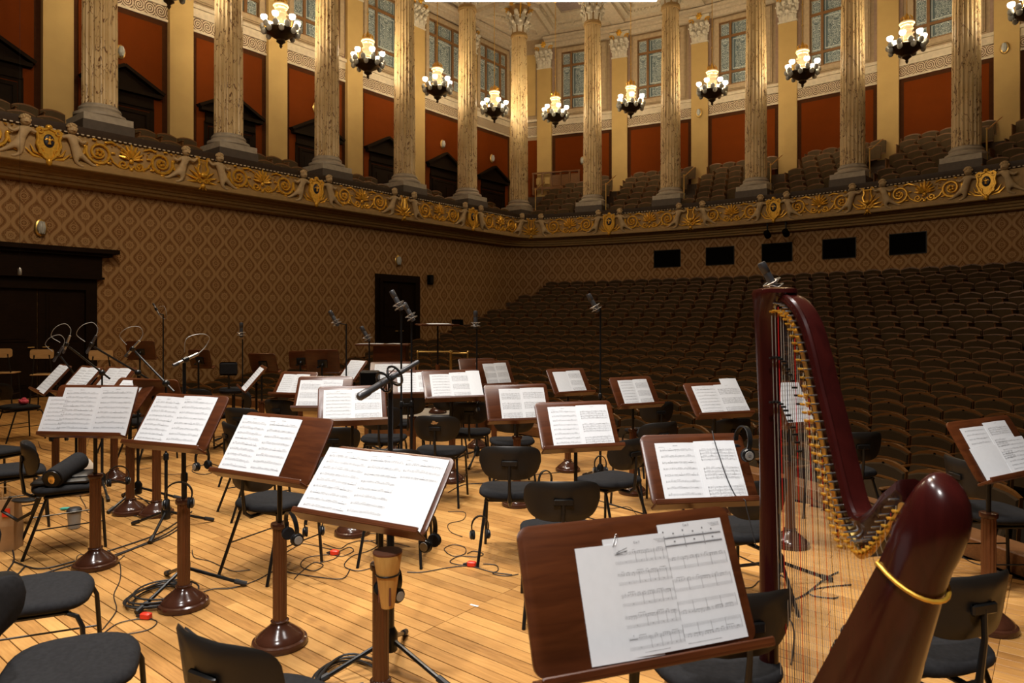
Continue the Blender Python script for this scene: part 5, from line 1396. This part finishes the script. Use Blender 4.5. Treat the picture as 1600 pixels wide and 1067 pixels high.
# ------------------------------------------------------------------ cables, plugs, coils on the floor
def cable(px, label, r=.004, m='rubber', z=0.0):
    pts = [ground(x, y) if len(q) == 2 else None for q in px for x, y in [q[:2]]]
    pts = [Vector((p.x, p.y, r+.002+z)) for p in pts]
    o = obj('cable', MB().tube(smooth(pts), r, 5), M_[m]); tag(o, label, 'cable'); return o
cable([(20, 878), (60, 890), (110, 880), (170, 862), (240, 838), (275, 818), (300, 800)], 'bundle of black cables across the left boards, upper strand', .005)
cable([(60, 900), (120, 882), (180, 868), (250, 840), (280, 822)], 'bundle of black cables across the left boards, middle strand', .005)
cable([(80, 905), (140, 888), (200, 862), (262, 838), (290, 818)], 'bundle of black cables across the left boards, lower strand', .005)
cable([(168, 860), (186, 878), (188, 905), (178, 930), (182, 950), (178, 962), (160, 985)], 'thin black cable snaking from the left front base to the bottom', .003)
cable([(160, 992), (185, 975), (222, 968), (245, 972), (232, 985), (195, 993), (170, 1000)], 'thin black cable of the red plug near the coil', .003)
cable([(275, 962), (300, 935), (330, 922), (362, 920), (400, 908), (430, 893), (460, 897), (500, 903), (535, 905), (547, 890)], 'thin black cable from the coil to the front stand with the mute', .0032)
cable([(460, 905), (470, 895), (490, 880), (505, 884), (490, 893), (470, 885), (480, 872), (520, 866), (545, 856), (552, 862), (535, 870), (522, 868)], 'tangle of thin black cable around the middle red plug', .003)
cable([(505, 850), (530, 858), (545, 850), (570, 845), (590, 852), (575, 862), (550, 870), (538, 885), (560, 893), (590, 885)], 'loose loop of thin cable behind the front stand with the mute', .003)
cable([(636, 895), (660, 895), (700, 888), (730, 885), (745, 888), (770, 895), (800, 899)], 'thin black cable through the right red plug', .0032)
cable([(737, 884), (715, 883), (703, 878), (718, 870), (745, 871), (755, 866), (740, 862), (730, 866)], 'curled thin cable above the right red plug', .003)
cable([(700, 866), (694, 858), (708, 852), (726, 856), (726, 866), (710, 870), (697, 864)], 'small oval loop of cable on the boards under the mid stage chair', .003)
cable([(755, 882), (775, 884), (778, 892), (770, 897), (790, 901), (810, 898)], 'short thin cable end with a bright jack plug', .003)
cable([(700, 770), (725, 758), (760, 755), (800, 745), (840, 742), (880, 738)], 'thin cable lying across the boards behind the mid stage chair', .004)
cable([(850, 780), (900, 775), (960, 790), (1010, 805), (1060, 815)], 'thin cable on the boards behind the headphone stand', .004)
cable([(330, 690), (352, 705), (345, 730), (320, 742), (300, 735), (330, 725), (360, 740)], 'loop of thin cable in the left middle of the stage', .004)
cable([(205, 770), (230, 785), (240, 800), (215, 808), (195, 795), (215, 780), (250, 790)], 'tangle of cable around the tripod at left', .0045)
cable([(1195, 1018), (1215, 1000), (1222, 980), (1208, 962), (1232, 968), (1240, 985), (1240, 1010), (1236, 1040)], 'black cable curling on the boards behind the harp strings', .004)
cable([(1236, 940), (1258, 930), (1290, 905), (1310, 895)], 'black cable running away behind the harp strings', .005)
cable([(1330, 915), (1295, 918), (1265, 924), (1270, 932), (1300, 936), (1310, 934)], 'oval loop of black cable behind the harp strings', .004)
cable([(1500, 868), (1520, 880), (1545, 885), (1560, 880), (1530, 872)], 'thin cable loop on the boards at the far right', .003)
cable([(0, 838), (15, 850), (22, 875), (12, 895), (25, 900), (40, 885)], 'black cable hanging over the boards at the left edge', .005)
cable([(440, 870), (450, 862), (468, 850), (462, 838)], 'short cable below the front stand with bare right third', .003)
def coil(px, py, rx, n, label):
    c = ground(px, py); pts = []
    for i in range(n*28): a = 2*PI*i/28; r = rx*(1+.10*sin(i*.185)); pts.append((c.x+r*cos(a)+.02*sin(i*.45), c.y+r*sin(a)+.02*cos(i*.35), .006+.0003*i))
    o = obj('cable_coil', MB().tube(pts, .0055, 5), M_['rubber']); tag(o, label, 'cable')
coil(250, 937, .17, 6, 'thick coil of black cable beside the second front stand base')
coil(545, 1062, .15, 5, 'coil of black cable at the bottom edge left of the mute post')
for px, py, lb in ((228, 967, 'red cable plug beside the thick coil'), (523, 867, 'red cable plug amid the middle tangle'), (737, 885, 'red cable plug below the mid stage chair leg')):
    p = ground(px, py); t = thing('cable_plug', lb, 'plug', T(p.x, p.y, 0, .5))
    obj('housing', MB().cbox((0, 0, .018), (.060, .036, .034), .006), M_['redplug'], t); obj('sleeve', MB().tube([(-.03, 0, .016), (-.06, 0, .012)], [.012, .006], 8), M_['rubber'], t)
p = ground(103, 797); t = thing('cable_joint', 'small teal cable joint on the left boards', 'plug', T(p.x, p.y, .0, 1.0)); obj('sleeve', MB().tube([(-.03, 0, .014), (.03, 0, .014)], .013, 10), M_['teal'], t); obj('collar', MB().tube([(-.045, 0, .014), (-.028, 0, .014)], [.006, .012], 8), M_['teal'], t)
p = ground(741, 946); o = obj('tape_mark', MB().cbox((0, 0, .0012), (.055, .016, .0012), .0004), M_['paper'], None, T(p.x, p.y, 0, .15)); tag(o, 'small white tape mark on the bare boards in the foreground', 'tape')

# ------------------------------------------------------------------ objects on and near the stands
def tilted(pos, dr): return Matrix.Translation(pos) @ Vector(dr).normalized().to_track_quat('Z', 'Y').to_matrix().to_4x4()
t = thing('brass_mute', 'wooden cone mute hung in a wire ring on the front stand post', 'mute', tilted(at(606, 948, 2.78), Vector((.0, 0, 1))+.12*(at(604, 900, 2.7)-at(620, 900, 2.7))))
mb = MB(); mb.lathe([(.001, -.002), (.027, 0), (.034, .05), (.046, .14), (.059, .215), (.057, .221)], 24); obj('cone', mb, M_['mute'], t)
obj('cork_lid', MB().lathe([(.057, .217), (.0595, .221), (.059, .227), (.001, .228)], 24), M_['cork'], t)
for k in range(3): a = k*2*PI/3-2.2; obj('cork_strip', MB().box((0, 0, .06), (.008, .006, .085), Matrix.Rotation(a, 4, 'Z') @ T(0, -.036, 0)), M_['cork'], t)
o = obj('hanging_ring', MB().tube([((.047)*cos(i*PI/10), .047*sin(i*PI/10), .135) for i in range(20)], .004, 6, closed=True).tube([(-.047, 0, .135), (-.075, .02, .13)], .004, 6), M_['metal'], t)
# black cylinder case and folded bag on the chair with the missing player
p5 = chairs[4].matrix_basis.translation
t = thing('cylinder_case', 'black cylinder case with a gold plaque lying on a chair at left', 'case', tilted(at(82, 748, 4.85), at(112, 728, 5.1)-at(82, 748, 4.85)))
obj('tube', MB().lathe([(.01, -.01), (.066, -.005), (.070, 0), (.070, .36), (.066, .365), (.01, .37)], 24), M_['cushion'], t)
obj('end_cap', MB().lathe([(.01, -.014), (.058, -.014), (.060, -.008), (.05, -.005)], 24), M_['metal'], t)
obj('plaque', MB().ball((0, 0, -.015), (.022, .034, .004), 12, 6), M_['brass'], t)
mb = MB(); mb.cbox((0, 0, .02), (.36, .30, .04), .014); mb.cbox((.02, .02, .048), (.30, .22, .022), .01)
t = obj('folded_bag', mb, M_['shell'], None, T(p5.x, p5.y, .475, 1.0)); tag(t, 'folded black cloth bag under the cylinder case on the chair', 'bag')
mb = MB(); mb.ball((0, 0, 0), (.09, .05, .016), 12, 7); mb.tube([(-.1, 0, .02), (-.16, 0, -.08), (-.05, 0, -.14), (.06, 0, -.08), (.1, 0, .02)], .012, 6)
p = at(38, 795, 4.7); o = obj('shoulder_strap', mb, M_['shell'], None, T(p.x, p.y, p.z+.06, .6)); tag(o, 'black bag strap drooping off the chair with the cylinder case', 'strap')
p = ground(-2, 858); t = thing('paper_bag', 'brown paper shopping bag standing on the boards at the left edge', 'bag', T(p.x, p.y, 0, YAW+.2))
mb = MB(); mb.loft([[(-.13, -.07, 0), (.13, -.07, 0), (.13, .07, 0), (-.13, .07, 0)], [(-.135, -.075, .18), (.13, -.072, .18), (.13, .07, .18), (-.13, .075, .18)], [(-.12, -.05, .36), (.125, -.055, .37), (.12, .05, .36), (-.125, .052, .37)], [(-.115, -.045, .36), (.12, -.05, .37), (.115, .045, .36), (-.12, .047, .37)], [(-.12, -.06, .02), (.12, -.06, .02), (.12, .06, .02), (-.12, .06, .02)]], caps=False); mb.f.append((3, 2, 1, 0)); obj('body', mb, M_['kraft'], t, smooth=False)
for y in (-.05, .05): obj('handle', MB().tube([(-.05, y, .35), (-.045, y, .44), (.045, y, .44), (.05, y, .35)], .003, 5), M_['kraft'], t)
obj('label_patch', MB().box((.08, -.072, .28), (.05, .004, .06)), M_['redplug'], t)
p = ground(116, 825); t = thing('mute_bucket', 'pale grey round pot with black top under the chair with the cylinder case', 'pot', T(p.x, p.y, 0))
obj('cup', MB().lathe([(.035, 0), (.042, .004), (.050, .13), (.046, .132)], 18), M_['grey'], t); obj('lid', MB().lathe([(.05, .128), (.054, .132), (.054, .15), (.04, .165), (.005, .168)], 18), M_['rubber'], t)
p = ground(128, 772); t = thing('cloth_bag', 'crumpled off-white cloth bag on the boards behind the cylinder case', 'bag', T(p.x, p.y, 0, .8))
mb = MB(); Rr = random.Random(5); rings = []
for z, a, b in ((0, .13, .10), (.06, .16, .12), (.16, .15, .11), (.26, .12, .08), (.33, .07, .05), (.36, .02, .02)):
    rings.append([(a*(1+.15*Rr.uniform(-1, 1))*cos(i*PI/8), b*(1+.15*Rr.uniform(-1, 1))*sin(i*PI/8), z) for i in range(16)])
mb.loft(rings); obj('sack', mb, M_['canvas'], t, ang=70)
obj('strap', MB().tube([(-.06, -.02, .33), (-.02, -.09, .26), (.03, -.12, .12), (.05, -.11, .05)], .010, 6), M_['rubber'], t)
p = at(37, 632, 9.6); t = thing('pink_pouch', 'small pink cloth pouch on the far left chair seat', 'pouch', T(p.x, p.y, .49)); mb = MB(); mb.ball((0, 0, .045), (.09, .06, .045), 12, 7); mb.ball((.02, 0, .085), (.04, .03, .02), 8, 5); obj('pouch', mb, M_['pink'], t); obj('tie', MB().tube([(.02, -.05, .06), (.06, -.07, .08), (.1, -.05, .05)], .008, 5), M_['pink'], t)
p = at(1008-48, 836, 1.62)
B5 = stands['nearest stand beside the harp']
mb = MB(); c = [(0, 0), (0, .030), (.0035, .033), (.007, .030), (.007, .004), (.0045, .002), (.002, .004), (.002, .026)]
o = obj('paper_clip', MB().tube([(x, y, 0) for x, y in c], .0006, 5), M_['steel'], None, B5 @ T(-.063, .278, .0085, -.45)); tag(o, 'steel paper clip at the top of the page titled Cue 3', 'paper clip')
# beech stools at far left
def beech(px, d, lb, seat=True):
    p = at(px, YH, d); t = thing('beech_stool', lb, 'stool', T(p.x, p.y, 0, YAW+.25))
    mb = MB(); mb.cbox((0, 0, .69), (.40, .36, .025), .010); obj('seat', mb, M_['ltwood'], t)
    ol = rrect(.38, .17, .045, 5, -.085); n = len(ol); mb = MB()
    mb.add([(x, -.19+.5*x*x, 1.07+z) for x, z in ol]+[(x, -.205+.5*x*x, 1.07+z) for x, z in ol], [tuple(range(n)), tuple(range(2*n-1, n-1, -1))]+[(i, i+n, (i+1) % n+n, (i+1) % n) for i in range(n)]); obj('backrest', mb, M_['ltwood'], t)
    for s in (-1, 1):
        obj('leg', MB().tube([(s*.20, .18, 0), (s*.16, .14, .68)], .013, 8), M_['metal'], t)
        obj('leg', MB().tube([(s*.20, -.22, 0), (s*.16, -.16, .68), (s*.12, -.19, 1.05)], .013, 8), M_['metal'], t)
        obj('stretcher', MB().tube([(s*.185, .165, .3), (s*.185, -.20, .3)], .008, 6), M_['metal'], t)
beech(8, 13.0, 'tall beech stool with rounded backrest at the left edge')
beech(72, 12.6, 'tall beech stool in front of the big dark door, middle one')
beech(163, 12.2, 'tall beech stool right of the big dark door under a boom microphone')
# dark high stool with padded back
p = at(357, YH, 8.8); t = thing('padded_stool', 'black high stool with a small padded back before the damask wall', 'stool', T(p.x, p.y, 0, YAW))
obj('backrest', MB().cbox((0, 0, 1.05), (.23, .05, .17), .022), M_['cushion'], t); obj('seat', MB().lathe([(.02, .72), (.17, .73), (.18, .76), (.16, .79), (.02, .80)], 20, (0, .16, 0)), M_['cushion'], t)
obj('back_post', MB().tube([(0, .0, 1.0), (0, .02, .74), (0, .14, .71)], .014, 8), M_['metal'], t); obj('column', MB().tube([(0, .16, .72), (0, .16, .12)], .022, 8), M_['metal'], t)
for k in range(4): a = k*PI/2+.4; obj('leg', MB().tube([(0, .16, .14), (.24*cos(a), .16+.24*sin(a), .015)], .014, 8), M_['metal'], t)
# black floor monitor
p = ground(577, 655) if False else at(578, YH, 7.6); t = thing('stage_monitor', 'black boxy monitor on a pole left of the middle cluster pages', 'loudspeaker', T(p.x, p.y, 0, YAW))
obj('cabinet', MB().cbox((0, 0, .96), (.20, .18, .30), .015), M_['metal'], t); obj('grille', MB().box((0, -.094, .96), (.16, .01, .25)), M_['black'], t); obj('pole', MB().tube([(0, 0, .02), (0, 0, .82)], .016, 8), M_['metal'], t); obj('foot', MB().lathe([(.02, 0), (.15, .004), (.15, .02), (.02, .03)], 18), M_['metal'], t)
# dark box at the end of a stall row
x, y = arc(23.55, -21.75); t = thing('sound_box', 'tall dark box at the left end of a stall row below the damask wall', 'box', T(x, y, .98, .4)); obj('case', MB().cbox((0, 0, .38), (.34, .25, .76), .01), M_['black'], t); obj('panel', MB().box((0, -.13, .50), (.28, .01, .42)), M_['doordark'], t)

# ------------------------------------------------------------------ podium, conductor's desk, brass rail, flat desk
pc = at(672, YH, 10.45); PF = T(pc.x, pc.y, 0, rad(30))
t = thing('podium', 'carpeted conductor podium with wooden sides at the centre of the stage edge', 'podium', PF)
obj('carcass', MB().cbox((0, 0, .125), (1.65, 1.20, .25), .01), M_['carcass'], t, smooth=False); obj('carpet', MB().cbox((0, 0, .255), (1.61, 1.16, .012), .004), M_['podium'], t, smooth=False)
pr = at(690, YH, 11.0); t = thing('brass_rail', 'brass safety rail behind the conductor podium', 'rail', T(pr.x, pr.y, .21 if False else 0, YAW))
obj('bar', MB().tube([(-.385, 0, 1.175), (.18, 0, 1.175)], .012, 8), M_['brass'], t); obj('bar', MB().tube([(.17, -.15, 1.16), (.43, -.15, 1.16)], .012, 8), M_['brass'], t)
for x, y in ((-.385, 0), (.14, 0), (.17, -.15), (.43, -.15)): obj('post', MB().tube([(x, y, 0), (x, y, 1.175)], .013, 8), M_['brass'], t); obj('finial', MB().ball((x, y, 1.175), .021), M_['brass'], t)
p = at(684, YH, 10.45); yaw = YAW+.42
t = thing('conductor_stand', 'tall conductor stand with a nearly flat desk and white pages above the brass rail', 'music stand', T(p.x, p.y, .262, yaw))
B = axes((0, -.14, 1.345), (1, 0, 0), (0, cos(.05), sin(.05)), (0, -sin(.05), cos(.05)))
mb = MB(); mb.loft([[(x, y, z) for x, y in rrect(.60, .36, .02)] for z in (-.018, 0)], B); obj('board', mb, M_['desk'], t); obj('ledge', MB().cbox((0, -.006, -.002), (.60, .014, .026), .003, B), M_['desk'], t)
link('base', SB, t); obj('post', MB().join(fluted([(.125, .035), (.74, .035)], 12, .1)), M_['post'], t, ang=20); obj('rod', MB().tube([(0, 0, .7), (0, 0, 1.34)], .014, 8), M_['metal'], t)
o = link('sheet_music', PAGE, None, T(p.x, p.y, .262, yaw) @ B @ Matrix.Translation((-.13, .03, .001)) @ Matrix.Diagonal((.36, .30, 1, 1))); tag(o, 'open white score on the conductor stand', 'sheet music')
p = at(601, YH, 11.4); M0 = T(p.x, p.y, 0, YAW)
t = thing('flat_desk', 'flat-topped reddish wooden desk strewn with papers before the small door', 'desk', M0)
mb = MB(); mb.cbox((0, 0, 1.275), (.88, .50, .03), .006); obj('top', mb, M_['desk'], t, smooth=False)
mb = MB(); mb.cbox((.10, .05, 1.13), (.54, .36, .26), .008); obj('cabinet', mb, M_['desk'], t, smooth=False)
for x, y in ((-.14, -.10), (.34, -.10), (-.14, .20), (.34, .20)): obj('leg', MB().cbox((x, y, .52), (.05, .05, 1.04), .008), M_['desk'], t, smooth=False)
o = link('sheet_music', PAGE, None, M0 @ Matrix.Translation((-.43, -.22, 1.29)) @ Matrix.Diagonal((.42, .30, 1, 1))); tag(o, 'white papers at the left of the flat-topped desk', 'sheet music')
o = link('sheet_music', PAGE, None, M0 @ Matrix.Translation((.06, -.20, 1.29)) @ Matrix.Diagonal((.21, .28, 1, 1))); tag(o, 'single white paper at the right of the flat-topped desk', 'sheet music')
# overhead luminous panel of the stage lighting
pp = at(845, YH, 12.0)
t = thing('stage_light_panel', 'long white luminous panel hanging over the stage at the top edge', 'light panel', T(pp.x, pp.y, 7.27, YAW))
obj('diffuser', MB().box((0, -.32, 0), (4.05, .64, .02)), M_['panel'], t, smooth=False); mb = MB(); mb.cbox((0, -.32, .08), (4.12, .70, .12), .01); obj('housing', mb, M_['white'], t, smooth=False)
for x in (-1.9, 1.9): obj('cable', MB().tube([(x, -.3, .1), (x, -.3, 8.6)], .008, 6), M_['metal'], t)

# ------------------------------------------------------------------ concert harp
Rv = Vector((cos(YAW), sin(YAW), 0)); Fv = Vector((-sin(YAW), cos(YAW), 0))
H0 = Rv*.893+Fv*2.4; sv = (Rv*.137-Fv*.75).normalized(); qv = -Rv*.984-Fv*.179; qv = (qv-sv*qv.dot(sv)).normalized()
HM = axes(H0, sv, qv, Vector((0, 0, 1)))
def hp(px, py, q=0.0):
    # point of the harp's string plane, offset q, seen at this pixel
    k = (px-800)/FPX
    a1, b1 = qv.dot(Rv)*q+.893, qv.dot(Fv)*q+2.4; sr, sf = sv.dot(Rv), sv.dot(Fv)
    s = (k*b1-a1)/(sr-k*sf); d = b1+sf*s
    return (s, EYE-(py-YH)*d/FPX)
t = thing('concert_harp', 'dark red concert harp standing at the right foreground', 'harp', HM)
OUT = [(1212, 462), (1242, 459), (1262, 471), (1280, 500), (1294, 545), (1306, 595), (1319, 645), (1331, 695), (1342, 740), (1352, 778), (1366, 803), (1388, 792), (1408, 768), (1430, 748)]
INN = [(1204, 500), (1222, 492), (1237, 506), (1250, 540), (1262, 590), (1273, 640), (1284, 690), (1295, 740), (1307, 790), (1321, 833), (1341, 868), (1362, 866), (1384, 838), (1412, 800)]
A_ = [hp(*p, -.045) for p in OUT]; B_ = [hp(*p) for p in INN]
def dens(L, n=4):
    P = smooth([(a, 0, b) for a, b in L], n); return [(p.x, p.z) for p in P]
A_, B_ = dens(A_), dens(B_)
mb = MB(); rings = []
for (a, b), (c, d) in zip(A_, B_):
    dx, dz = a-c, b-d; L = math.hypot(dx, dz); ux, uz = dx/L, dz/L; r = min(.022, L*.25)
    rings.append([(c, 0, d), (c+ux*(L-2*r), 0, d+uz*(L-2*r)), (a-ux*r*1.2, .016, b-uz*r*1.2), (a-ux*r*.2, .012, b-uz*r*.2), (a, -.004, b), (a, -.044, b), (a-ux*r*.3, -.058, b-uz*r*.3), (c, -.050, d)])
mb.loft(rings); obj('neck', mb, M_['harp'], t, ang=55)
mb = MB(); pl = []
for (a, b), (c, d) in zip(A_, B_):
    L = math.hypot(a-c, b-d); ux, uz = (a-c)/L, (b-d)/L; w_ = min(.022, L*.3)
    pl.append([(c-ux*.004, .001, d-uz*.004), (c-ux*.004, .005, d-uz*.004), (c+ux*w_, .005, d+uz*w_), (c+ux*w_, .001, d+uz*w_)])
mb.loft(pl); mb.lathe([(.001, .004), (.016, .004), (.016, .008), (.001, .008)], 14, M=Matrix.Translation((B_[-1][0]+.004, 0, B_[-1][1]+.01)) @ Matrix.Rotation(-PI/2, 4, 'X')); obj('brass_plate', mb, M_['brass'], t)
obj('neck_moulding', MB().tube([(a+(c-a)*.13, .003, b+(d-b)*.13) for (a, b), (c, d) in zip(A_[2:-3], B_[2:-3])], .012, 8), M_['harp'], t)
# column
mb = MB(); col = []
for z, rx, ry, sx in ((.10, .036, .036, 0), (.14, .040, .040, 0), (.16, .033, .033, 0), (1.10, .031, .031, 0), (1.36, .034, .035, 0), (1.52, .044, .044, .002), (1.66, .058, .054, .010), (1.725, .078, .060, .022), (1.748, .098, .066, .034), (1.762, .094, .062, .036), (1.768, .06, .04, .04)):
    col.append([(sx+rx*cos(i*PI/10), -.008+ry*sin(i*PI/10), z) for i in range(20)])
mb.loft(col); obj('column', mb, M_['harp'], t, ang=50)
# sound box: shell with flat board towards the strings, rounded shoulder on top
s0, z0 = hp(1411, 877, -.03); s1, z1 = hp(1331, 1060, -.03)
ax = Vector((s0-s1, z0-z1)).normalized(); nn = Vector((ax.y, -ax.x))
def sec(s, z, w_, e, back=.0, n=14, qc=-.03):
    pts = []
    for i in range(n+1):
        a = PI*i/n; q = w_*cos(a); n_ = e*sin(a)**.8 if 0 < i < n else 0
        pts.append((s+nn.x*n_, q+qc, z+nn.y*n_))
    m = 6
    for i in range(1, m): a = PI+PI*i/m; pts.append((s+nn.x*back*sin(a), w_*cos(a)+qc, z+nn.y*back*sin(a)))
    return pts
def along(tz): f = (tz-z1)/(z0-z1); return s1+(s0-s1)*f
mb = MB()
secs = [sec(along(.11), .11, .215, .25, .005), sec(along(.35), .35, .172, .21, .005), sec(s1, z1, .127, .18, .005), sec((s0+s1)/2, (z0+z1)/2, .099, .15, .006), sec(s0, z0, .075, .124, .008)]
mb.loft(secs); obj('sound_box', mb, M_['harp'], t, ang=60)
mb = MB()
sh = [sec(s0, z0, .075, .124, .008)]
for dz, ds, k, qc in ((.05, .024, 1.03, -.036), (.10, .046, 1.03, -.044), (.145, .064, .98, -.052), (.18, .076, .90, -.057), (.208, .084, .78, -.060), (.228, .088, .62, -.062), (.241, .090, .44, -.063), (.248, .091, .22, -.063), (.2495, .091, .04, -.063)):
    sh.append(sec(s0+ds, z0+dz, .076*k, .108*k, .045*k*min(1, dz/.1), qc=qc))
mb.loft(sh); obj('shoulder', mb, M_['harp'], t, ang=60)
rg_ = sec(s0, z0, .0775, .134, .012); obj('gold_band', MB().tube(rg_, .0055, 8, closed=True), M_['gold'], t)
mb = MB(); mb.cbox((.10, -.03, .06), (.42, .30, .10), .03)
for x, y in ((-.06, .08), (-.06, -.14), (.26, .1), (.26, -.16)): mb.lathe([(.02, 0), (.026, .005), (.022, .02)], 10, (x, y, 0))
obj('pedestal', mb, M_['harp'], t)
for k in range(7): a = -.11+.027*k; obj('pedal', MB().tube([(.28, a, .05), (.40, a, .045), (.41, a, .04)], .007, 6), M_['brass'], t)
# strings with discs and tuning pins: bass at the column, treble at the shoulder
NS = 46
def interp(L, f): i = min(int(f*(len(L)-1)), len(L)-2); g_ = f*(len(L)-1)-i; return (L[i][0]+(L[i+1][0]-L[i][0])*g_, L[i][1]+(L[i+1][1]-L[i][1])*g_)
b_list = [(z0-.02, s0-.02), (z1, s1)]
pins = MB(); strs = {}
for i in range(NS):
    f = .05+.93*(i/(NS-1)); c = interp(B_, f); a = interp(A_, f)
    L = math.hypot(a[0]-c[0], a[1]-c[1]); ux, uz = (a[0]-c[0])/L, (a[1]-c[1])/L
    q = .012+.010*(1-i/NS)
    zb = z1+(c[0]-s1)*(z0-z1)/(s0-s1)
    top = (c[0]+ux*.03, q-.002, c[1]+uz*.03)
    r = .0011-.0006*i/NS; k = i % 7
    m = 'redstr' if k == 2 else 'blackstr' if k == 5 else ('wire' if i < 12 else 'string')
    if i < 12: r *= 1.25
    if zb < c[1]-.01:
        o = obj('string', MB().tube([(c[0], q, c[1]+.03), (c[0], q, c[1]-.02), (c[0], -.02, max(zb, .16))], [r, r, r], 5), M_[m], t, label={'redstr': 'red string', 'blackstr': 'black string'}.get(m))
    pz = min(.045, L*.55)
    obj('tuning_pin', MB().tube([(c[0]+ux*pz, 0, c[1]+uz*pz), (c[0]+ux*pz, .030, c[1]+uz*pz)], [.0032, .0026], 6), M_['steel'], t)
    obj('pin_head', MB().tube([(c[0]+ux*pz, -.050, c[1]+uz*pz), (c[0]+ux*pz, -.078, c[1]+uz*pz)], .0032, 6), M_['steel'], t)
    for dz, mm in ((.012, 'gold'), (-.018-.075*(1-i/NS), 'blackd' if i < 12 else 'gold')):
        if dz < 0 and (i >= 32): continue
        mb = MB(); cz = c[1]+dz
        if mm == 'gold' or i >= 12:
            mb.lathe([(.001, .003), (.0075, .003), (.0075, .006), (.001, .006)], 10, M=Matrix.Translation((c[0], 0, cz)) @ Matrix.Rotation(-PI/2, 4, 'X'))
            mb.tube([(c[0]-.005, .004, cz), (c[0]-.005, q+.006, cz)], .0016, 5); mb.tube([(c[0]+.005, .004, cz), (c[0]+.005, q+.006, cz)], .0016, 5)
            mb.box((c[0], q+.002, cz+.004), (.016, .010, .004))
            obj('disc', mb, M_['gold'], t)
        else:
            mb.box((c[0], q, cz-.05), (.009, .016, .006)); mb.box((c[0], q, cz-.20), (.009, .016, .006)); obj('disc', mb, M_['metal'], t)
    if i % 2 == 0 and i > 8: obj('bridge_pin', MB().tube([(c[0]+ux*.016, .004, c[1]+uz*.016), (c[0]+ux*.016, q+.008, c[1]+uz*.016)], .0028, 6), M_['gold'], t)

# worn patch on one chair back, cable over the pages beside the harp, extra loose cables
for c in chairs:
    if 'worn tan patch' in c['label']:
        b = [q for q in c.children if q.name.startswith('backrest')][0]
        mb = MB(); pts = [(.030*cos(i*.524)*(1+.35*sin(i*2.1)), .016*sin(i*.524)*(1+.3*cos(i*1.7))) for i in range(12)]
        mb.add([(x, -.2612+1.8*x*x-.16*(.055+z), .755+z) for x, z in pts], [tuple(range(12))]); obj('worn_patch', mb, M_['ltwood'], b, smooth=False, label='worn tan patch')
B6 = stands['stand with headphones over its corner']
pts = smooth([(.11, .335, -.02), (.105, .338, .004), (.10, .29, .012), (.105, .20, .013), (.115, .10, .013), (.135, .02, .015), (.14, -.01, .07), (.14, -.05, .066), (.15, -.20, .04)])
o = obj('draped_cable', MB().tube(pts, .0024, 5), M_['rubber'], None, B6); tag(o, 'thin black cable draped over the pages of the stand beside the harp', 'cable')
Rc = random.Random(11)
for px, py, n, lb in ((165, 800, 7, 'near the small pot at left'), (340, 745, 7, 'below the second front stand at left'), (215, 690, 6, 'between the two left posts'), (500, 880, 8, 'around the tangle by the middle red plug'), (640, 855, 6, 'behind the mute'), (860, 760, 6, 'right of the mid stage chair'), (120, 880, 6, 'left of the first front base'),
                      (1000, 815, 6, 'behind the nearest stand'), (700, 800, 6, 'in front of the patched chair'), (300, 860, 6, 'right of the second front post'), (60, 690, 7, 'at left beyond the rounded chair back'), (1230, 900, 6, 'behind the harp strings near a dark base')):
    pts = []; x, y = px, py; a = Rc.uniform(0, 6)
    for k in range(n):
        pts.append((x, y)); a += Rc.uniform(-1.5, 1.7); x += 26*cos(a); y += 12*sin(a)
    cable(pts, 'loose thin curl of cable '+lb, .0028)
